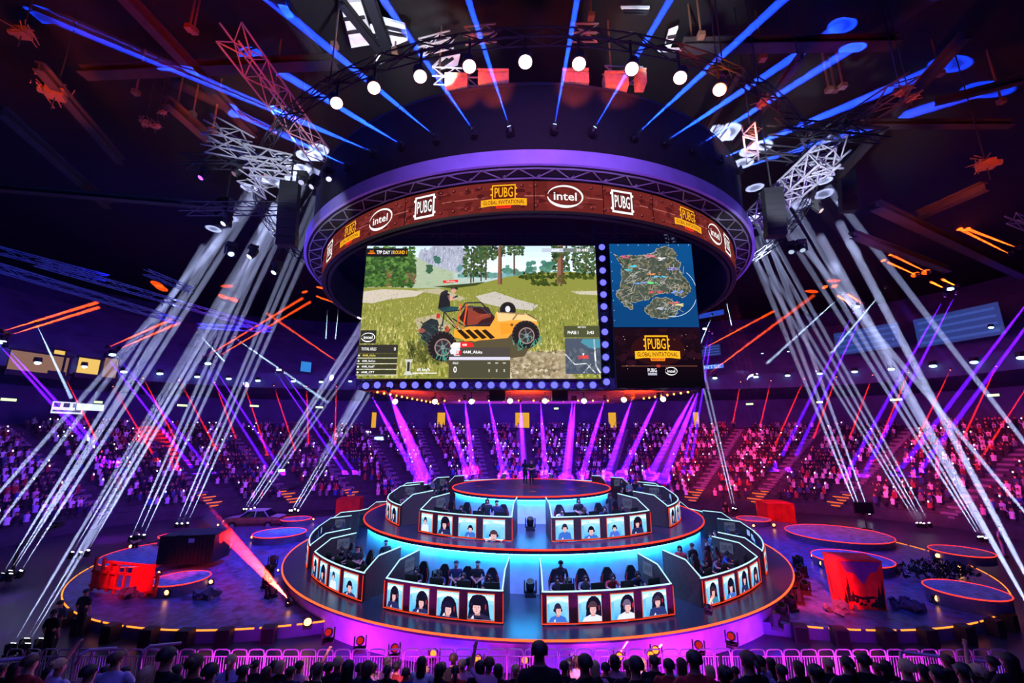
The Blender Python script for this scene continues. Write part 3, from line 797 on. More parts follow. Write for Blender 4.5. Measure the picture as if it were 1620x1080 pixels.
# coordinates below: x 0..1456, y 0..830 downwards
def gmap(x, y, k): return Vector((SX0+W0*min(1456, max(0, x))/1456, YF-.01-.006*k, SZ1-H0*min(830, max(0, y))/830))
g = Canvas(gmap)
g.grad(0, 0, 1456, 300, 'c4dcf8', 'ffffff', 8)
g.grad(0, 260, 1456, 830, '8a9058', '6c6c34', 10)
g.up()
g.poly([(330, 270), (330, 60), (345, 20), (390, 30), (420, 0), (600, 0), (640, 40), (640, 270)], 'a8acc0')
for i in range(120):
    x = random.uniform(345, 630); y = random.uniform(5, 150)
    g.poly([(x, y), (x+random.uniform(4, 16), y+4), (x+random.uniform(-4, 8), y+random.uniform(15, 50))], random.choice(['8a8ea4', 'c8ccdc', '9498ac', '747a90']))
g.up()
g.poly([(280, 300), (280, 60), (330, 80), (420, 130), (520, 160), (640, 200), (720, 230), (720, 300)], 'a4b498')
g.poly([(560, 180), (800, 190), (880, 215), (880, 280), (560, 280)], 'b4c8c8')
for i in range(140):
    x = random.uniform(290, 700); y = random.uniform(80+(x-290)*.35, 270)
    g.blob(x, y, random.uniform(5, 24), random.uniform(2, 7), random.choice(['98a888', 'b4c0a4', '8c9c7c', 'a8b49c']), 6)
for x, y, s, cc in ((450, 95, 26, '3c6a5c'), (405, 160, 28, '3a5c44'), (596, 150, 22, '5c8c90')):
    g.up()
    for j in range(10): g.blob(x+random.uniform(-s*.6, s*.6), y+random.uniform(-s, s*.6), s*.5, s*.5, cc, 7)
g.up()
for x in range(600, 1456, 22):   # far treeline
    h = random.uniform(20, 60) if x > 800 else random.uniform(15, 40)
    g.blob(x, 200-h*.2, 22, h*.7, random.choice(['6c9c98', '5c8c80', '7aa8b0', '548070']), 8)
for x, h in ((1045, 70), (1140, 85), (1180, 70), (905, 40)):
    for j in range(8): g.blob(x+random.uniform(-25, 25), 180-random.uniform(0, h), 18, 16, random.choice(['4c8070', '5c8c78', '3f7060']), 8)
def leafy(x0, x1, y0, y1, n, cols, s=12):
    for i in range(n):
        x = random.uniform(x0, x1); y = random.uniform(y0, y1)
        g.blob(x, y, random.uniform(.5, 1)*s, random.uniform(.4, .8)*s, random.choice(cols), 6, .4)
g.up(); g.poly([(0, 270), (0, 40), (240, 30), (290, 70), (320, 130), (325, 200), (300, 265)], '34502c')
leafy(0, 310, 10, 260, 420, ['2c4424', '4c7434', '5c8840', '3a5c2c', '6c9848', '24381c'], 15)
g.poly([(128, 265), (140, 200), (125, 150), (150, 165), (155, 190), (185, 150), (168, 200), (172, 265)], '94604a')
leafy(255, 320, 180, 240, 60, ['a8605c', 'b87870', '8c4c44', '6c8c48'], 10)
leafy(0, 310, 215, 270, 130, ['3c6028', '2c4820', '4c7830'], 12)
g.up()
for x0, x1, y0, y1, n in ((620, 760, 0, 200, 260), (700, 830, 0, 90, 130), (820, 880, 0, 70, 50), (900, 1000, 0, 60, 70), (1180, 1290, 0, 160, 130), (1310, 1456, 0, 170, 260)):
    leafy(x0, x1, y0, y1, n, ['34482c', '4c6038', '242e20', '5c7044', '3e5c3a'], 13)
for x, w, y in ((668, 8, 245), (684, 8, 240), (732, 9, 235), (762, 9, 225), (940, 10, 190), (1395, 10, 175)): g.rect(x-w/2, 30, x+w/2, y, '54402f')
# ground: rolling meadow
g.up(); g.poly([(0, 275), (140, 270), (330, 280), (560, 275), (760, 240), (900, 205), (1100, 180), (1300, 172), (1456, 190), (1456, 830), (0, 830)], '87893f')
g.up(); g.poly([(430, 268), (640, 250), (760, 238), (700, 262), (560, 280)], '3c4424')
leafy(980, 1440, 180, 215, 110, ['3a481c', '4c5c24', '2c3818'], 16)
leafy(1050, 1250, 225, 262, 60, ['3a481c', '4c5c24', '303c1a'], 14)
g.poly([(0, 300), (120, 285), (260, 290), (380, 300), (330, 330), (160, 350), (60, 375), (0, 370)], 'c8bcae')
g.poly([(330, 290), (470, 280), (560, 310), (640, 345), (600, 360), (480, 320), (380, 305)], 'b4aa8c')
g.poly([(700, 330), (820, 300), (960, 350), (1090, 385), (1050, 420), (860, 400), (740, 370)], 'c0b8b0')
g.poly([(1290, 300), (1456, 295), (1456, 322), (1340, 318)], 'c4bca8')
g.poly([(330, 470), (470, 440), (560, 520), (480, 560), (350, 540)], 'b0a484')
GR = ['c8c07c', 'b8b45c', '9a9a4c', '7c7c34', 'a8a45c', '686c2c', 'b4b070', '8c8440', '5c6428', 'a09450']
bare = [(0, 300, 330, 370), (700, 1060, 330, 400), (350, 500, 460, 540)]
for i in range(4300):
    y = 285+545*random.random()**1.15; x = random.uniform(0, 1456)
    top = 275-(x-560)*.16 if x > 560 else 275
    if y < max(205, top): continue
    if any(a < x < b2 and c0 < y < d for a, b2, c0, d in bare) and random.random() < .5: continue
    s = (y-180)/330
    h = random.uniform(10, 34)*s; w = random.uniform(2, 6)*s; dx = random.uniform(-10, 10)*s
    g.poly([(x-w, y), (x+w, y), (x+dx, y-h)], random.choice(GR))
leafy(300, 560, 620, 740, 160, ['2c3014', '3c4020', '4c5024', '585c2c'], 22)
g.up(); g.poly([(880, 700), (960, 660), (1250, 690), (1300, 830), (900, 830)], 'a8987c')
leafy(890, 1290, 670, 825, 420, ['c4b498', '9c8868', '7c6c50', 'd8ccb4', '8c7c5c', '605040'], 16)
leafy(1220, 1456, 640, 820, 60, ['707830', '8c8c44'], 16)
for x, w, y, lean in ((850, 20, 255, 0), (1230, 30, 252, -10)):
    g.up(); g.poly([(x-w*.5-lean*.6, 0), (x+w*.5-lean*.6, 0), (x+w*.7+lean*.4, y), (x-w*.7+lean*.4, y)], '8c5f4c')
    g.up(); g.poly([(x+w*.1-lean*.6, 0), (x+w*.5-lean*.6, 0), (x+w*.7+lean*.4, y), (x+w*.2+lean*.4, y)], '643e32')
leafy(1190, 1240, 0, 80, 40, ['34482c', '242e20', '4c6038'], 14); leafy(1215, 1260, 200, 250, 26, ['4c4c24', '5c5830'], 10)
# buggy
g.up(); g.poly([(420, 640), (900, 560), (1060, 600), (1000, 700), (560, 760)], '564c38')
g.up()
def wheel(x, y, r, rim=True):
    g.ell(x, y, r, r*1.02, '241e22', 26)
    g.up()
    for i in range(22):
        a = 2*PI*i/22; g.poly([(x+r*.98*math.cos(a), y+r*math.sin(a)), (x+r*.98*math.cos(a+.14), y+r*math.sin(a+.14)), (x+r*.84*math.cos(a+.1), y+r*.86*math.sin(a+.1))], '4a4246')
    if rim:
        g.ell(x+r*.05, y+r*.08, r*.58, r*.6, 'a0807c', 22); g.up(); g.ell(x+r*.05, y+r*.08, r*.5, r*.52, '3a2e34', 20); g.up()
        for i in range(6):
            a = 2*PI*i/6+.3; g.line([(x+r*.05, y+r*.08), (x+r*.05+r*.48*math.cos(a), y+r*.08+r*.48*math.sin(a))], r*.09, '5c6a6c')
        g.ell(x+r*.05, y+r*.08, r*.15, r*.15, '8ca4a4', 10)
wheel(900, 418, 50, False); g.ell(900, 412, 16, 20, 'd8d8e0', 10)
g.up()
for q in ([(360, 560), (380, 500), (430, 470), (470, 480), (480, 560), (420, 600)], [(370, 590), (400, 540), (500, 550), (560, 600), (440, 640)]): g.poly(q, '2a3036')
for i in range(46):
    x = random.uniform(365, 560); y = random.uniform(480, 620); g.line([(x, y), (x+random.uniform(-40, 40), y+random.uniform(-30, 30))], 6, random.choice(['161a20', '3c5a58', '24282e', '4a4a54']))
g.ell(375, 545, 22, 14, 'a85a4c', 10); g.rect(462, 440, 484, 470, 'c03030'); g.ell(530, 540, 15, 24, 'b8503c', 10)
# body
g.up(); g.poly([(590, 560), (660, 520), (800, 500), (830, 430), (1010, 440), (1070, 470), (1085, 510), (950, 530), (900, 590), (790, 600), (640, 610)], 'f0a03c')
g.up(); g.poly([(830, 430), (1010, 440), (1070, 470), (1080, 490), (950, 480), (840, 490)], 'f8c486'); g.poly([(850, 500), (1000, 500), (930, 560), (860, 570)], 'e8942c')
g.line([(840, 432), (1020, 446), (1076, 476)], 9, '303034'); g.line([(930, 480), (960, 440)], 10, '3a2a24'); g.ell(925, 510, 10, 10, '302420', 8)
g.up(); g.poly([(575, 540), (640, 540), (800, 570), (790, 590), (700, 612), (570, 585)], 'f2a030')
g.poly([(640, 400), (780, 400), (820, 470), (790, 520), (650, 520), (600, 470)], '3a1e22')
g.up()
for i in range(4):
    x = 590+i*50; g.poly([(x, 545), (x+26, 538), (x+84, 588), (x+56, 598)], '2a1c14')
# driver
g.poly([(655, 430), (690, 420), (720, 440), (790, 445), (800, 460), (740, 480), (700, 520), (650, 510)], '8c3c30'); g.ell(668, 412, 17, 22, '7c4438', 12); g.poly([(650, 392), (686, 392), (688, 408), (650, 410)], '4c3840')
g.line([(700, 470), (760, 450), (800, 442)], 12, 'a04a38')
# cage
g.up()
for q, cc, w in (([(500, 520), (510, 430), (610, 420), (640, 375), (735, 372), (820, 465)], '2c3038', 9), ([(560, 470), (640, 520), (800, 500)], '2c3038', 8), ([(625, 400), (735, 400), (790, 450)], '3a3e48', 7), ([(612, 380), (590, 530)], 'f0562c', 9), ([(650, 378), (628, 535)], 'f0562c', 9), ([(510, 430), (600, 540)], '3a2a28', 8), ([(540, 480), (612, 540)], 'e8b8a8', 4)): g.line(q, w, cc)
# rider
g.poly([(505, 300), (540, 320), (545, 400), (500, 425), (470, 410), (480, 330)], '24222a'); g.poly([(470, 410), (500, 430), (590, 420), (600, 400), (540, 395)], '2a4a50')
g.ell(505, 312, 28, 14, '302c34', 10, -.5); g.poly([(525, 330), (540, 325), (580, 345), (575, 355), (540, 362)], 'd8a090'); g.line([(560, 345), (590, 330)], 12, '24402c')
g.up(); g.ell(563, 296, 15, 17, 'd09a8c', 12); g.poly([(545, 278), (585, 274), (592, 290), (548, 290)], '2a2a30')
wheel(505, 640, 88); wheel(1010, 570, 84)
g.up()
for cx_, cy_ in ((505, 700), (980, 640), (1070, 620)):
    for i in range(16):
        x = cx_+random.uniform(-45, 45); y = cy_+random.uniform(-25, 30); g.line([(x, y), (x+random.uniform(-15, 15), y-random.uniform(10, 40))], 4, '4c9c88')
# overlays
g.up(); g.up()
g.rect(0, 25, 268, 80, '1c1a20'); g.up()
g.text('TPP DAY 1', 118, 52, 100, 24, 'ffffff', -1); g.text('ROUND 1', 218, 52, 86, 24, 'ffb828', -1); g.logo_event(38, 52, 26, 'ff8a20', '301408', 'ff3020', -1)
g.rect(8, 545, 104, 625, '302e2c'); g.up(); g.logo_swoosh(56, 588, 80, 'ffffff', -1)
g.rect(0, 632, 240, 682, '34302c'); g.up(); g.text('TOTAL KILLS', 66, 658, 90, 18, 'ffffff', -1); g.text('0', 222, 658, 12, 20, 'ffffff', -1)
for i, (t, cc) in enumerate((('4AM_Aluka', 'e8d050'), ('4AM_GuCun', 'ffffff'), ('4AM_XxdiY', 'ffffff'), ('4AM_CPT', 'ffffff'))):
    y = 697+i*33; g.rect(0, y-14, 240, y+13, '3a3828'); g.up(); g.text(t, 70, y, 78, 14, cc, -1); g.rect(0, y+13, 240, y+16, 'e8e8e0'); g.ell(10, y, 6, 6, 'e8e8e8', 8)
g.poly([(285, 720), (335, 720), (322, 745), (322, 790), (340, 812), (280, 812), (298, 790), (298, 745)], 'c8c8c0'); g.up(); g.rect(302, 735, 318, 790, '303028')
g.text('65 km/h', 400, 780, 74, 20, 'ffffff', -1); g.rect(335, 798, 480, 803, 'f0f0f0')
g.poly([(555, 640), (575, 620), (615, 620), (615, 700), (580, 700)], 'e8e8f0'); g.rect(588, 670, 612, 695, 'd02020'); g.poly([(615, 615), (685, 620), (700, 645), (615, 650)], 'e02828')
g.rect(550, 650, 915, 705, '4a4440'); g.up(); g.text('4AM', 640, 634, 26, 14, 'ffffff', -1); g.text('4AM_Aluka', 690, 678, 116, 20, 'ffffff', -1)
g.poly([(552, 668), (580, 640), (612, 660), (606, 690), (560, 690)], 'dcdce8'); g.rect(590, 668, 620, 694, 'd02020')
g.rect(550, 706, 915, 724, 'd0cce0'); g.rect(550, 726, 915, 830, '4c4838'); g.up()
g.text('KILLS', 590, 742, 32, 12, 'ffffff', -1); g.text('0', 588, 780, 20, 36, 'ffffff', -1)
for x in (790, 835, 880): g.rect(x-9, 738, x+9, 746, 'b0b0a8'); g.rect(x-4, 778, x+4, 794, 'b0b0a8')
g.rect(1240, 520, 1456, 590, '4c4e34'); g.up(); g.text('PHASE 1', 1295, 560, 64, 20, 'ffffff', -1); g.text('3:43', 1400, 560, 42, 20, 'ffffff', -1); g.text('METERS', 1350, 528, 50, 11, 'd8d8d0', -1)
g.rect(1245, 595, 1456, 805, '4a5264'); g.up(); g.poly([(1350, 600), (1456, 600), (1456, 650), (1400, 660), (1340, 620)], '4c8ca0')
leafy(1250, 1450, 660, 800, 60, ['525c68', '444c5c', '5e6670'], 18)
g.line([(1420, 600), (1425, 760), (1450, 800)], 9, 'e8e8ee'); g.line([(1245, 690), (1300, 750), (1370, 745), (1420, 800)], 6, 'd8dce4'); g.line([(1350, 800), (1395, 750)], 5, 'd8dce4')
g.poly([(1315, 700), (1380, 695), (1385, 715), (1320, 720)], 'd84848'); g.poly([(1345, 685), (1360, 685), (1352, 700)], 'f8f0f0')
g.rect(1115, 28, 1250, 54, 'b8c0d0'); g.rect(1255, 28, 1440, 54, '6c7470'); g.up(); g.text('ALIVE', 1200, 41, 50, 14, 'f8f8f8', -1); g.text('30 445', 1370, 40, 76, 18, 'ffffff', -1)
g.poly([(495, 238), (590, 232), (592, 248), (500, 254)], 'e02828'); g.up(); g.text('4AM_GuCun', 545, 243, 56, 8, 'ffffff', -1)
o = g.build('game_picture', M_SCREEN, scr); o.matrix_parent_inverse = SI
# ---------------------------------------------------------------- map and logo screens
W1 = LX1-LX0
def pscreen(z0, z1, label, W, H):
    s = empty('video_screen', ((LX0+LX1)/2, YF, z0), 0, label, 'screen')
    inv = Matrix.Translation((-(LX0+LX1)/2, -YF, -z0))
    m = MB(); m.box(((LX0+LX1)/2, YF+.12, (z0+z1)/2), (W1, .2, z1-z0)); o = m.build('cabinet', M_BLACK, s); o.matrix_parent_inverse = inv
    c = Canvas(lambda x, y, k: Vector((LX0+.03+(W1-.06)*min(W, max(0, x))/W, YF-.01-.006*k, z1-.03-(z1-z0-.06)*min(H, max(0, y))/H)))
    return s, inv, c
s, inv, g = pscreen(LZm, LZ1, 'square screen showing a blue sea map of a grey-green island', 570, 550)
g.grad(0, 0, 570, 550, '0c4a84', '0c3c70', 4); g.up()
isl = [(30, 70), (60, 95), (110, 80), (190, 85), (260, 75), (300, 65), (340, 30), (390, 15), (440, 35), (460, 80), (450, 110), (490, 130), (470, 180), (500, 230), (530, 270), (540, 310), (490, 360), (440, 350), (420, 330), (330, 330), (240, 370), (190, 385), (130, 390), (130, 435), (90, 420), (50, 380), (30, 340), (50, 300), (75, 230), (70, 180), (90, 150), (60, 130)]
isl2 = [(210, 440), (250, 400), (290, 365), (360, 362), (420, 390), (470, 415), (430, 450), (410, 480), (320, 500), (250, 480)]
def rough(p, j):
    out = []
    for (a, b_), (c_, d) in zip(p, p[1:]+p[:1]):
        for k in range(5): t = k/5; out.append((a+(c_-a)*t+random.uniform(-j, j), b_+(d-b_)*t+random.uniform(-j, j)))
    return out
for p in (isl, isl2): q = rough(p, 6); g.poly(q, '4a5048'); g.up(); g.line(q+[q[0]], 3, 'b4ac90')
def inside(x, y, p):
    r = False
    for (a, b_), (c_, d) in zip(p, p[1:]+p[:1]):
        if (b_ > y) != (d > y) and x < (c_-a)*(y-b_)/(d-b_)+a: r = not r
    return r
for i in range(1300):
    x = random.uniform(30, 540); y = random.uniform(15, 500)
    if inside(x, y, isl) or inside(x, y, isl2): g.blob(x, y, random.uniform(3, 13), random.uniform(3, 10), random.choice(['3c4a3c', '5c6250', '2c3c34', '747060', '444c44', '887c60']), 6, .4)
g.up()
for i in range(70):
    x = random.uniform(70, 480); y = random.uniform(80, 470)
    if inside(x, y, isl) or inside(x, y, isl2): g.line([(x, y), (x+random.uniform(-60, 60), y+random.uniform(-30, 30)), (x+random.uniform(-60, 60), y+random.uniform(-60, 60))], 2, 'b8b8b4')
g.up()
for x, y, w, cc in ((70, 90, 60, 'e05880'), (110, 155, 70, '50d0e0'), (90, 180, 50, '50d0e0'), (240, 85, 60, 'e86080'), (330, 105, 40, 'e8e8f0'), (380, 170, 90, 'a090f0'), (240, 205, 100, 'f0904c'), (280, 225, 80, '60c8f0'), (150, 265, 90, '70a8f0'), (240, 265, 60, '60e880'), (250, 325, 90, 'e84860'), (400, 325, 70, '7ca0ff'), (380, 395, 50, 'e86060'), (420, 410, 50, 'e8d890'), (290, 430, 70, 'c8c8e0')):
    for i in range(9):
        a = x+random.uniform(0, w); b_ = y+random.uniform(-8, 8); g.line([(a, b_), (a+random.uniform(10, 26), b_+random.uniform(-4, 4))], 4, cc)
for i in range(8): g.ell(60+i*70, 10, 3, 3, 'c8d8e8', 6); g.ell(8, 60+i*64, 2.5, 2.5, 'c8d8e8', 6)
g.arcl(400, 320, 175, 165, -48, -5, 3, 3, 'd0e4f8', 16); g.arcl(400, 320, 175, 165, 20, 100, 3, 3, 'd0e4f8', 20)
o = g.build('map_picture', M_SCREEN, s); o.matrix_parent_inverse = inv
s, inv, g = pscreen(LZ0, LZm-.02, 'dark screen with a golden event logo and two small white logos', 600, 410)
g.grad(0, 0, 600, 410, '1c0a16', '06040c', 8); g.up()
for i in range(60): g.blob(random.uniform(20, 580), random.uniform(10, 250), random.uniform(10, 40), random.uniform(8, 26), random.choice(['200c18', '280e1c', '180814']), 7)
g.up(); g.ell(300, 150, 190, 110, '2c0e12', 20); g.up()
g.logo_event(292, 140, 178, 'f8b020', '301008', 'f08020', -1); g.up()
g.rect(40, 262, 560, 265, '8c5040'); g.rect(280, 255, 305, 272, 'c03830')
g.text('PUBG', 248, 292, 62, 26, 'f0f0f8', -1); g.rect(217, 310, 279, 326, 'a8a8b8'); g.logo_swoosh(378, 298, 80, 'ffffff', -1)
for i in range(14): g.ell(random.uniform(30, 580), random.uniform(10, 290), 2.5, 2.5, random.choice(['f0c8a0', 'e07050']), 6)
o = g.build('logo_picture', M_SCREEN, s); o.matrix_parent_inverse = inv
# ================================================================ side stages
ZS = .45
M_SIDE = mat('side_stage_print', '485080', .35, noise=.85, scale=3.2, bump=.5)
M_POD = mat('podium_print', '8a92b4', .45, noise=.6, scale=3.5, bump=.2)
M_RED = mat('red_paint', 'c02018', .6, noise=.25, scale=1.5)
M_REDCL = mat('red_cloth', 'd42a1c', .85, noise=.45, scale=1.1)
for nm, cx, lb in (('L', -12.2, 'large low round side stage carrying the parked car'), ('R', 14.5, 'large low round side stage carrying the red crate and draped block')):
    cy, r = 31.4, 12.8
    e = empty('side_stage', (cx, cy, 0), 0, lb, 'stage', 'low round side stages')
    m = MB(); m.arc([(.01, ZS-.02), (.01, ZS), (r-.05, ZS), (r-.05, ZS-.02)], 0, 360, 100, 0, 0); m.build('deck', M_SIDE, e)
    m = MB(); m.arc([(r, 0), (r, ZS), (r-.06, ZS), (r-.06, 0)], 0, 360, 120, 0, 0); m.build('fascia', mat('side_fascia', '4a4878', .5, noise=.2, scale=1), e)
    for k in range(40):
        a = -110+k*6 if nm == 'L' else -130+k*6
        p = (cx+r*math.sin(R(a)), cy-r*math.cos(R(a)))
        if math.hypot(p[0]-CX, p[1]-CY) < RL+.2 or a > 130 or (nm == 'R' and a < -90): continue
        m = MB(); m.arc([(r, ZS-.04), (r+.03, ZS-.01), (r+.01, ZS+.03), (r-.03, ZS+.01)], a+.45, a+5.55, 8, 0, 0)
        m.build('edge_light', glow('neon_amber', 'ff7a28', 2.6), e)
GAPS = [(125, 966), (155, 975), (200, 985), (254, 992), (307, 994), (367, 992), (434, 986), (1271, 1001), (1337, 1006), (1410, 1006), (1470, 1002), (1525, 995), (1570, 985), (1608, 980)]
proto = None
for i, (u, v) in enumerate(GAPS):
    p = atz(u, v, ZS); c = Vector((-12.2 if u < 800 else 14.5, 31.4, 0)); d = Vector((p.x-c.x, p.y-c.y, 0)).normalized(); p = c+d*13.1
    rz = math.atan2(d.y, d.x)+PI/2
    if proto is None:
        proto = empty('floor_monitor', (p.x, p.y, 0), rz); o = proto
        m = MB(); m.box((0, 0, .3), (.5, .4, .6)); m.build('cabinet', M_BLACK, o)
        m = MB(); m.box((0, -.21, .3), (.42, .02, .5)); m.build('grille', M_CLOTH, o)
    else: o = dup(proto, (p.x, p.y, 0), rz)
    tag(o, 'black floor monitor in a gap of the amber edge light, %s %s' % (ORD[i if i < 7 else i-7], 'on car side' if i < 7 else 'on crate side'), 'loudspeaker', 'floor monitors along the side stage edges')
# round podiums
def podium(u, v, hw, h, label, z0=ZS, lamps=()):
    p = atz(u, v, z0+h); depth = p.y*cs+(p.z-HC)*sn; r = hw*depth/F
    e = empty('round_podium', (p.x, p.y, z0), 0, label, 'podium', 'small round podiums on the side stages')
    m = MB(); m.arc([(.01, h-.02), (.01, h), (r, h), (r, h-.02)], 0, 360, 48, 0, 0); m.build('top', M_POD, e)
    m = MB(); m.arc([(r-.02, 0), (r-.02, h-.01), (r-.06, h-.01), (r-.06, 0)], 0, 360, 48, 0, 0); m.build('riser', mat('podium_side', '4c4c74', .5, noise=.3, scale=2), e)
    m = MB(); m.arc([(r, h-.03), (r+.03, h), (r, h+.02), (r-.02, h)], 0, 360, 64, 0, 0); m.build('edge_light', M_NEONR, e)
    return p, r
podium(287, 914, 39, .5, 'round podium with red edge light close to the front, beside the red lattice wall')
podium(268, 872, 84, .3, 'widest round podium, under the black container, on the car side stage')
podium(283, 846, 26, .8, 'round podium behind the black container')
podium(443, 842, 38, .5, 'pale round podium in front of the parked car')
podium(469, 820, 22, .45, 'smallest round podium beside the parked car and red crate')
podium(1324, 843, 70, .45, 'widest round podium, behind the draped block side, near the dark screen on a stand')
podium(1347, 882, 53, .5, 'round podium directly behind the red draped block')
podium(1192, 820, 24, .45, 'smallest round podium beside the large red crate')
podium(1520, 871, 38, .5, 'round podium behind the dark bush')
podium(1527, 932, 50, .6, 'round podium with red edge light in front of the dark bush')
# small amber floor lamps round the podiums
AL = [(233, 932, .5), (264, 935, .6), (334, 918, .5), (266, 853, .5), (207, 863, .6), (252, 904, .4), (399, 848, .5), (432, 853, .6), (471, 848, .5), (440, 822, .4), (463, 825, .5), (496, 820, .4), (345, 829, .4),
      (1166, 825, .5), (1192, 830, .5), (1224, 829, .6), (1317, 855, .5), (1367, 857, .6), (1397, 846, .6), (1397, 853, .5), (1286, 877, .6), (1300, 889, .7), (1483, 877, .7), (1517, 897, .8), (1551, 886, .5), (1483, 944, .8), (1556, 958, 1), (1594, 949, .6), (1408, 887, .5),
      (458, 949, .5), (487, 981, .8), (440, 900, .3)]
proto = None
for i, (u, v, s) in enumerate(AL):
    p = atz(u, v, ZS+.3)
    if proto is None:
        proto = empty('floor_lamp', p)
        m = MB(); m.box((0, .12, -.22), (.3, .3, .06)); m.cyl((0, .2, .02), (0, 0, 0), .12, .15, 10); m.bar((-.16, .1, -.2), (-.16, .1, .05), .03); m.bar((.16, .1, -.2), (.16, .1, .05), .03); m.build('housing', M_BLACK, proto)
        m = MB(); m.cyl((0, 0, 0), (0, -.02, 0), .13, .13, 12); m.build('lens', glow('lens_amber', 'ffa050', 9), proto); o = proto
    else: o = dup(proto, p)
    o.location = (p.x, p.y, ZS+.25); o.scale = (s*1.3, s*1.3, s*1.3); o.rotation_euler = (0, 0, R(random.uniform(-25, 25)))
    where = ['podium beside the red lattice wall']*3+['black container']*3+['pale podium before the car']*3+['smallest podium by the car']*4+['smallest podium by the red crate']*3+['widest podium on the crate stage']*4+['podium behind the draped block']*2+['podium behind the dark bush']*3+['podium before the dark bush']*3+['draped block']+['edge of the lowest disc']*3
    tag(o, 'small amber floor lamp at the %s, %s of its set' % (where[i], ORD[sum(1 for w in where[:i] if w == where[i])]), 'stage light', 'amber floor lamps round the podiums')
# red crate blocks
def crate(u, v, w, d, h, label, mtl, z0=ZS, rz=0.1):
    p = atz(u, v, z0)
    e = empty('wooden_crate', (p.x, p.y+d/2, z0), rz, label, 'crate')
    m = MB(); m.box((0, 0, h/2), (w-.08, d-.08, h-.06)); m.build('panels', mtl, e)
    m = MB()
    for sx in (-1, 1):
        for sy in (-1, 1): m.box((sx*(w/2-.05), sy*(d/2-.05), h/2), (.12, .12, h))
        m.box((sx*(w/2-.03), 0, .06), (.1, d, .12)); m.box((sx*(w/2-.03), 0, h-.05), (.1, d, .12))
    for sy in (-1, 1):
        for z in (.06, h-.05): m.box((0, sy*(d/2-.03), z), (w, .1, .12))
        for k in range(1, 4): m.box((-w/2+w*k/4, sy*(d/2-.03), h/2), (.06, .06, h-.1))
    m.build('battens', mtl, e); return e
crate(1241, 829, 2.3, 2.4, 1.75, 'large red crate standing behind the stage toward the draped block side', M_RED, .1, -.12)
crate(546, 817, 2.2, 2.2, 1.6, 'red crate partly hidden behind the booths on the car side', M_RED, .1, .15)
# black container on the wide podium
p = atz(286, 893, ZS+.3); e = empty('shipping_container', (p.x, p.y+1, ZS+.3), .12, 'black open container set piece on the widest podium', 'container')
m = MB(); m.box((0, 0, .75), (2.9, 1.9, 1.5)); m.build('body', M_BLACK, e)
m = MB()
for k in range(14): m.box((-1.35+k*.2, -.97, .75), (.09, .05, 1.4))
m.build('ribs', M_CLOTH, e)
m = MB(); m.poly([(-1.5, -1, 1.5), (1.5, -1, 1.55), (1.5, 1, 1.55), (-1.5, 1, 1.5)]); m.poly([(-1.9, -1.3, 1.2), (-.2, -1.1, 1.62), (-.2, -1, 1.58), (-1.9, -1.2, 1.16)]); m.build('lid', M_DSTEEL, e)
m = MB(); m.box((.25, -1.0, 1.25), (.3, .03, .22)); m.build('plate', mat('plate_grey', '9aa0c0', .6), e)
# red lattice wall, car side front
p = atz(190, 940, ZS); e = empty('ruined_wall', (p.x, p.y, ZS), -.25, 'red-lit ruined lattice wall with torn panels on the car side stage', 'set piece')
m = MB()
for k in range(9): m.box((-1.9+k*.5, 0, .75-.03*k+random.uniform(-.1, .1)), (.12, .1, 1.5-.06*k))
m.box((0, 0, .25), (4.1, .1, .1)); m.box((0, 0, .9), (4.1, .1, .1)); m.box((.3, 0, 1.35), (3.4, .1, .1)); m.build('lattice', M_RED, e)
m = MB(); m.add([(-1.9, .08, .1), (-.4, .06, .1), (-.35, .06, 1.0), (-.8, .1, 1.35), (-1.3, .06, 1.1), (-1.9, .08, .8)], [(0, 1, 2, 3, 4, 5)]); m.add([(.6, -.08, .3), (2.0, -.08, .3), (2.0, -.08, 1.5), (.7, -.08, 1.25)], [(0, 1, 2, 3)]); m.build('torn_panel', M_REDCL, e)
cloth_v = mat('cloth_violet_patch', '5a2c78', .85, noise=.2, scale=4)
# tall draped block with black flame shapes
p = atz(1378, 966, ZS); e = empty('draped_block', (p.x, p.y+.7, ZS), -.18, 'tall block draped in red cloth with black flame shapes, standing near the front', 'set piece')
m = MB()
w, d, h = 1.75, 1.3, 2.0; N = 28; vs = []; ring_n = 0
for j in range(9):
    z = h*(1-j/8)
    for i in range(N):
        t = i/N*4; k = int(t); f = t-k
        cx_, cy_ = [(-1+2*f, -1), (1, -1+2*f), (1-2*f, 1), (-1, 1-2*f)][k]
        wv = .03*math.sin(i*2.1)*(j/8)
        taper = 1-.10*(j/8)
        vs.append(((cx_*w/2)*taper+wv, (cy_*d/2)*taper+wv, z+(-.06*abs(math.sin(i*.8)) if j == 8 else 0)+(.02 if j else 0)))
fs = [(j*N+i, (j+1)*N+i, (j+1)*N+(i+1) % N, j*N+(i+1) % N) for j in range(8) for i in range(N)]+[tuple(range(N))]
m.add(vs, fs); m.build('drape', M_REDCL, e)
m = MB(); m.poly([(x*(1-.1*(1-z/2)), -.68+.06*(1-z/2)-.005, z) for x, z in ((-.8, 1.93), (.82, 1.93), (.6, 1.55), (.35, 1.5), (.02, 1.02), (-.3, 1.45), (-.62, 1.5))]); m.build('violet_patch', cloth_v, e)
m = MB()
for k in range(11):
    x = -.8+k*.155; hgt = [.75, 1.1, .5, .3, .2, .12, .25, .2, .45, .95, 1.25][k]; z0 = random.uniform(.04, .3)
    pts = [(x-.07, z0), (x+.07, z0+.03), (x+.075, z0+hgt*.5), (x+.02, z0+hgt), (x-.03, z0+hgt*.6), (x-.085, z0+hgt*.45)]
    m.poly([(px_*(1-.1*(1-z/2)), -.665+.06*(1-z/2)-.02, z) for px_, z in pts])
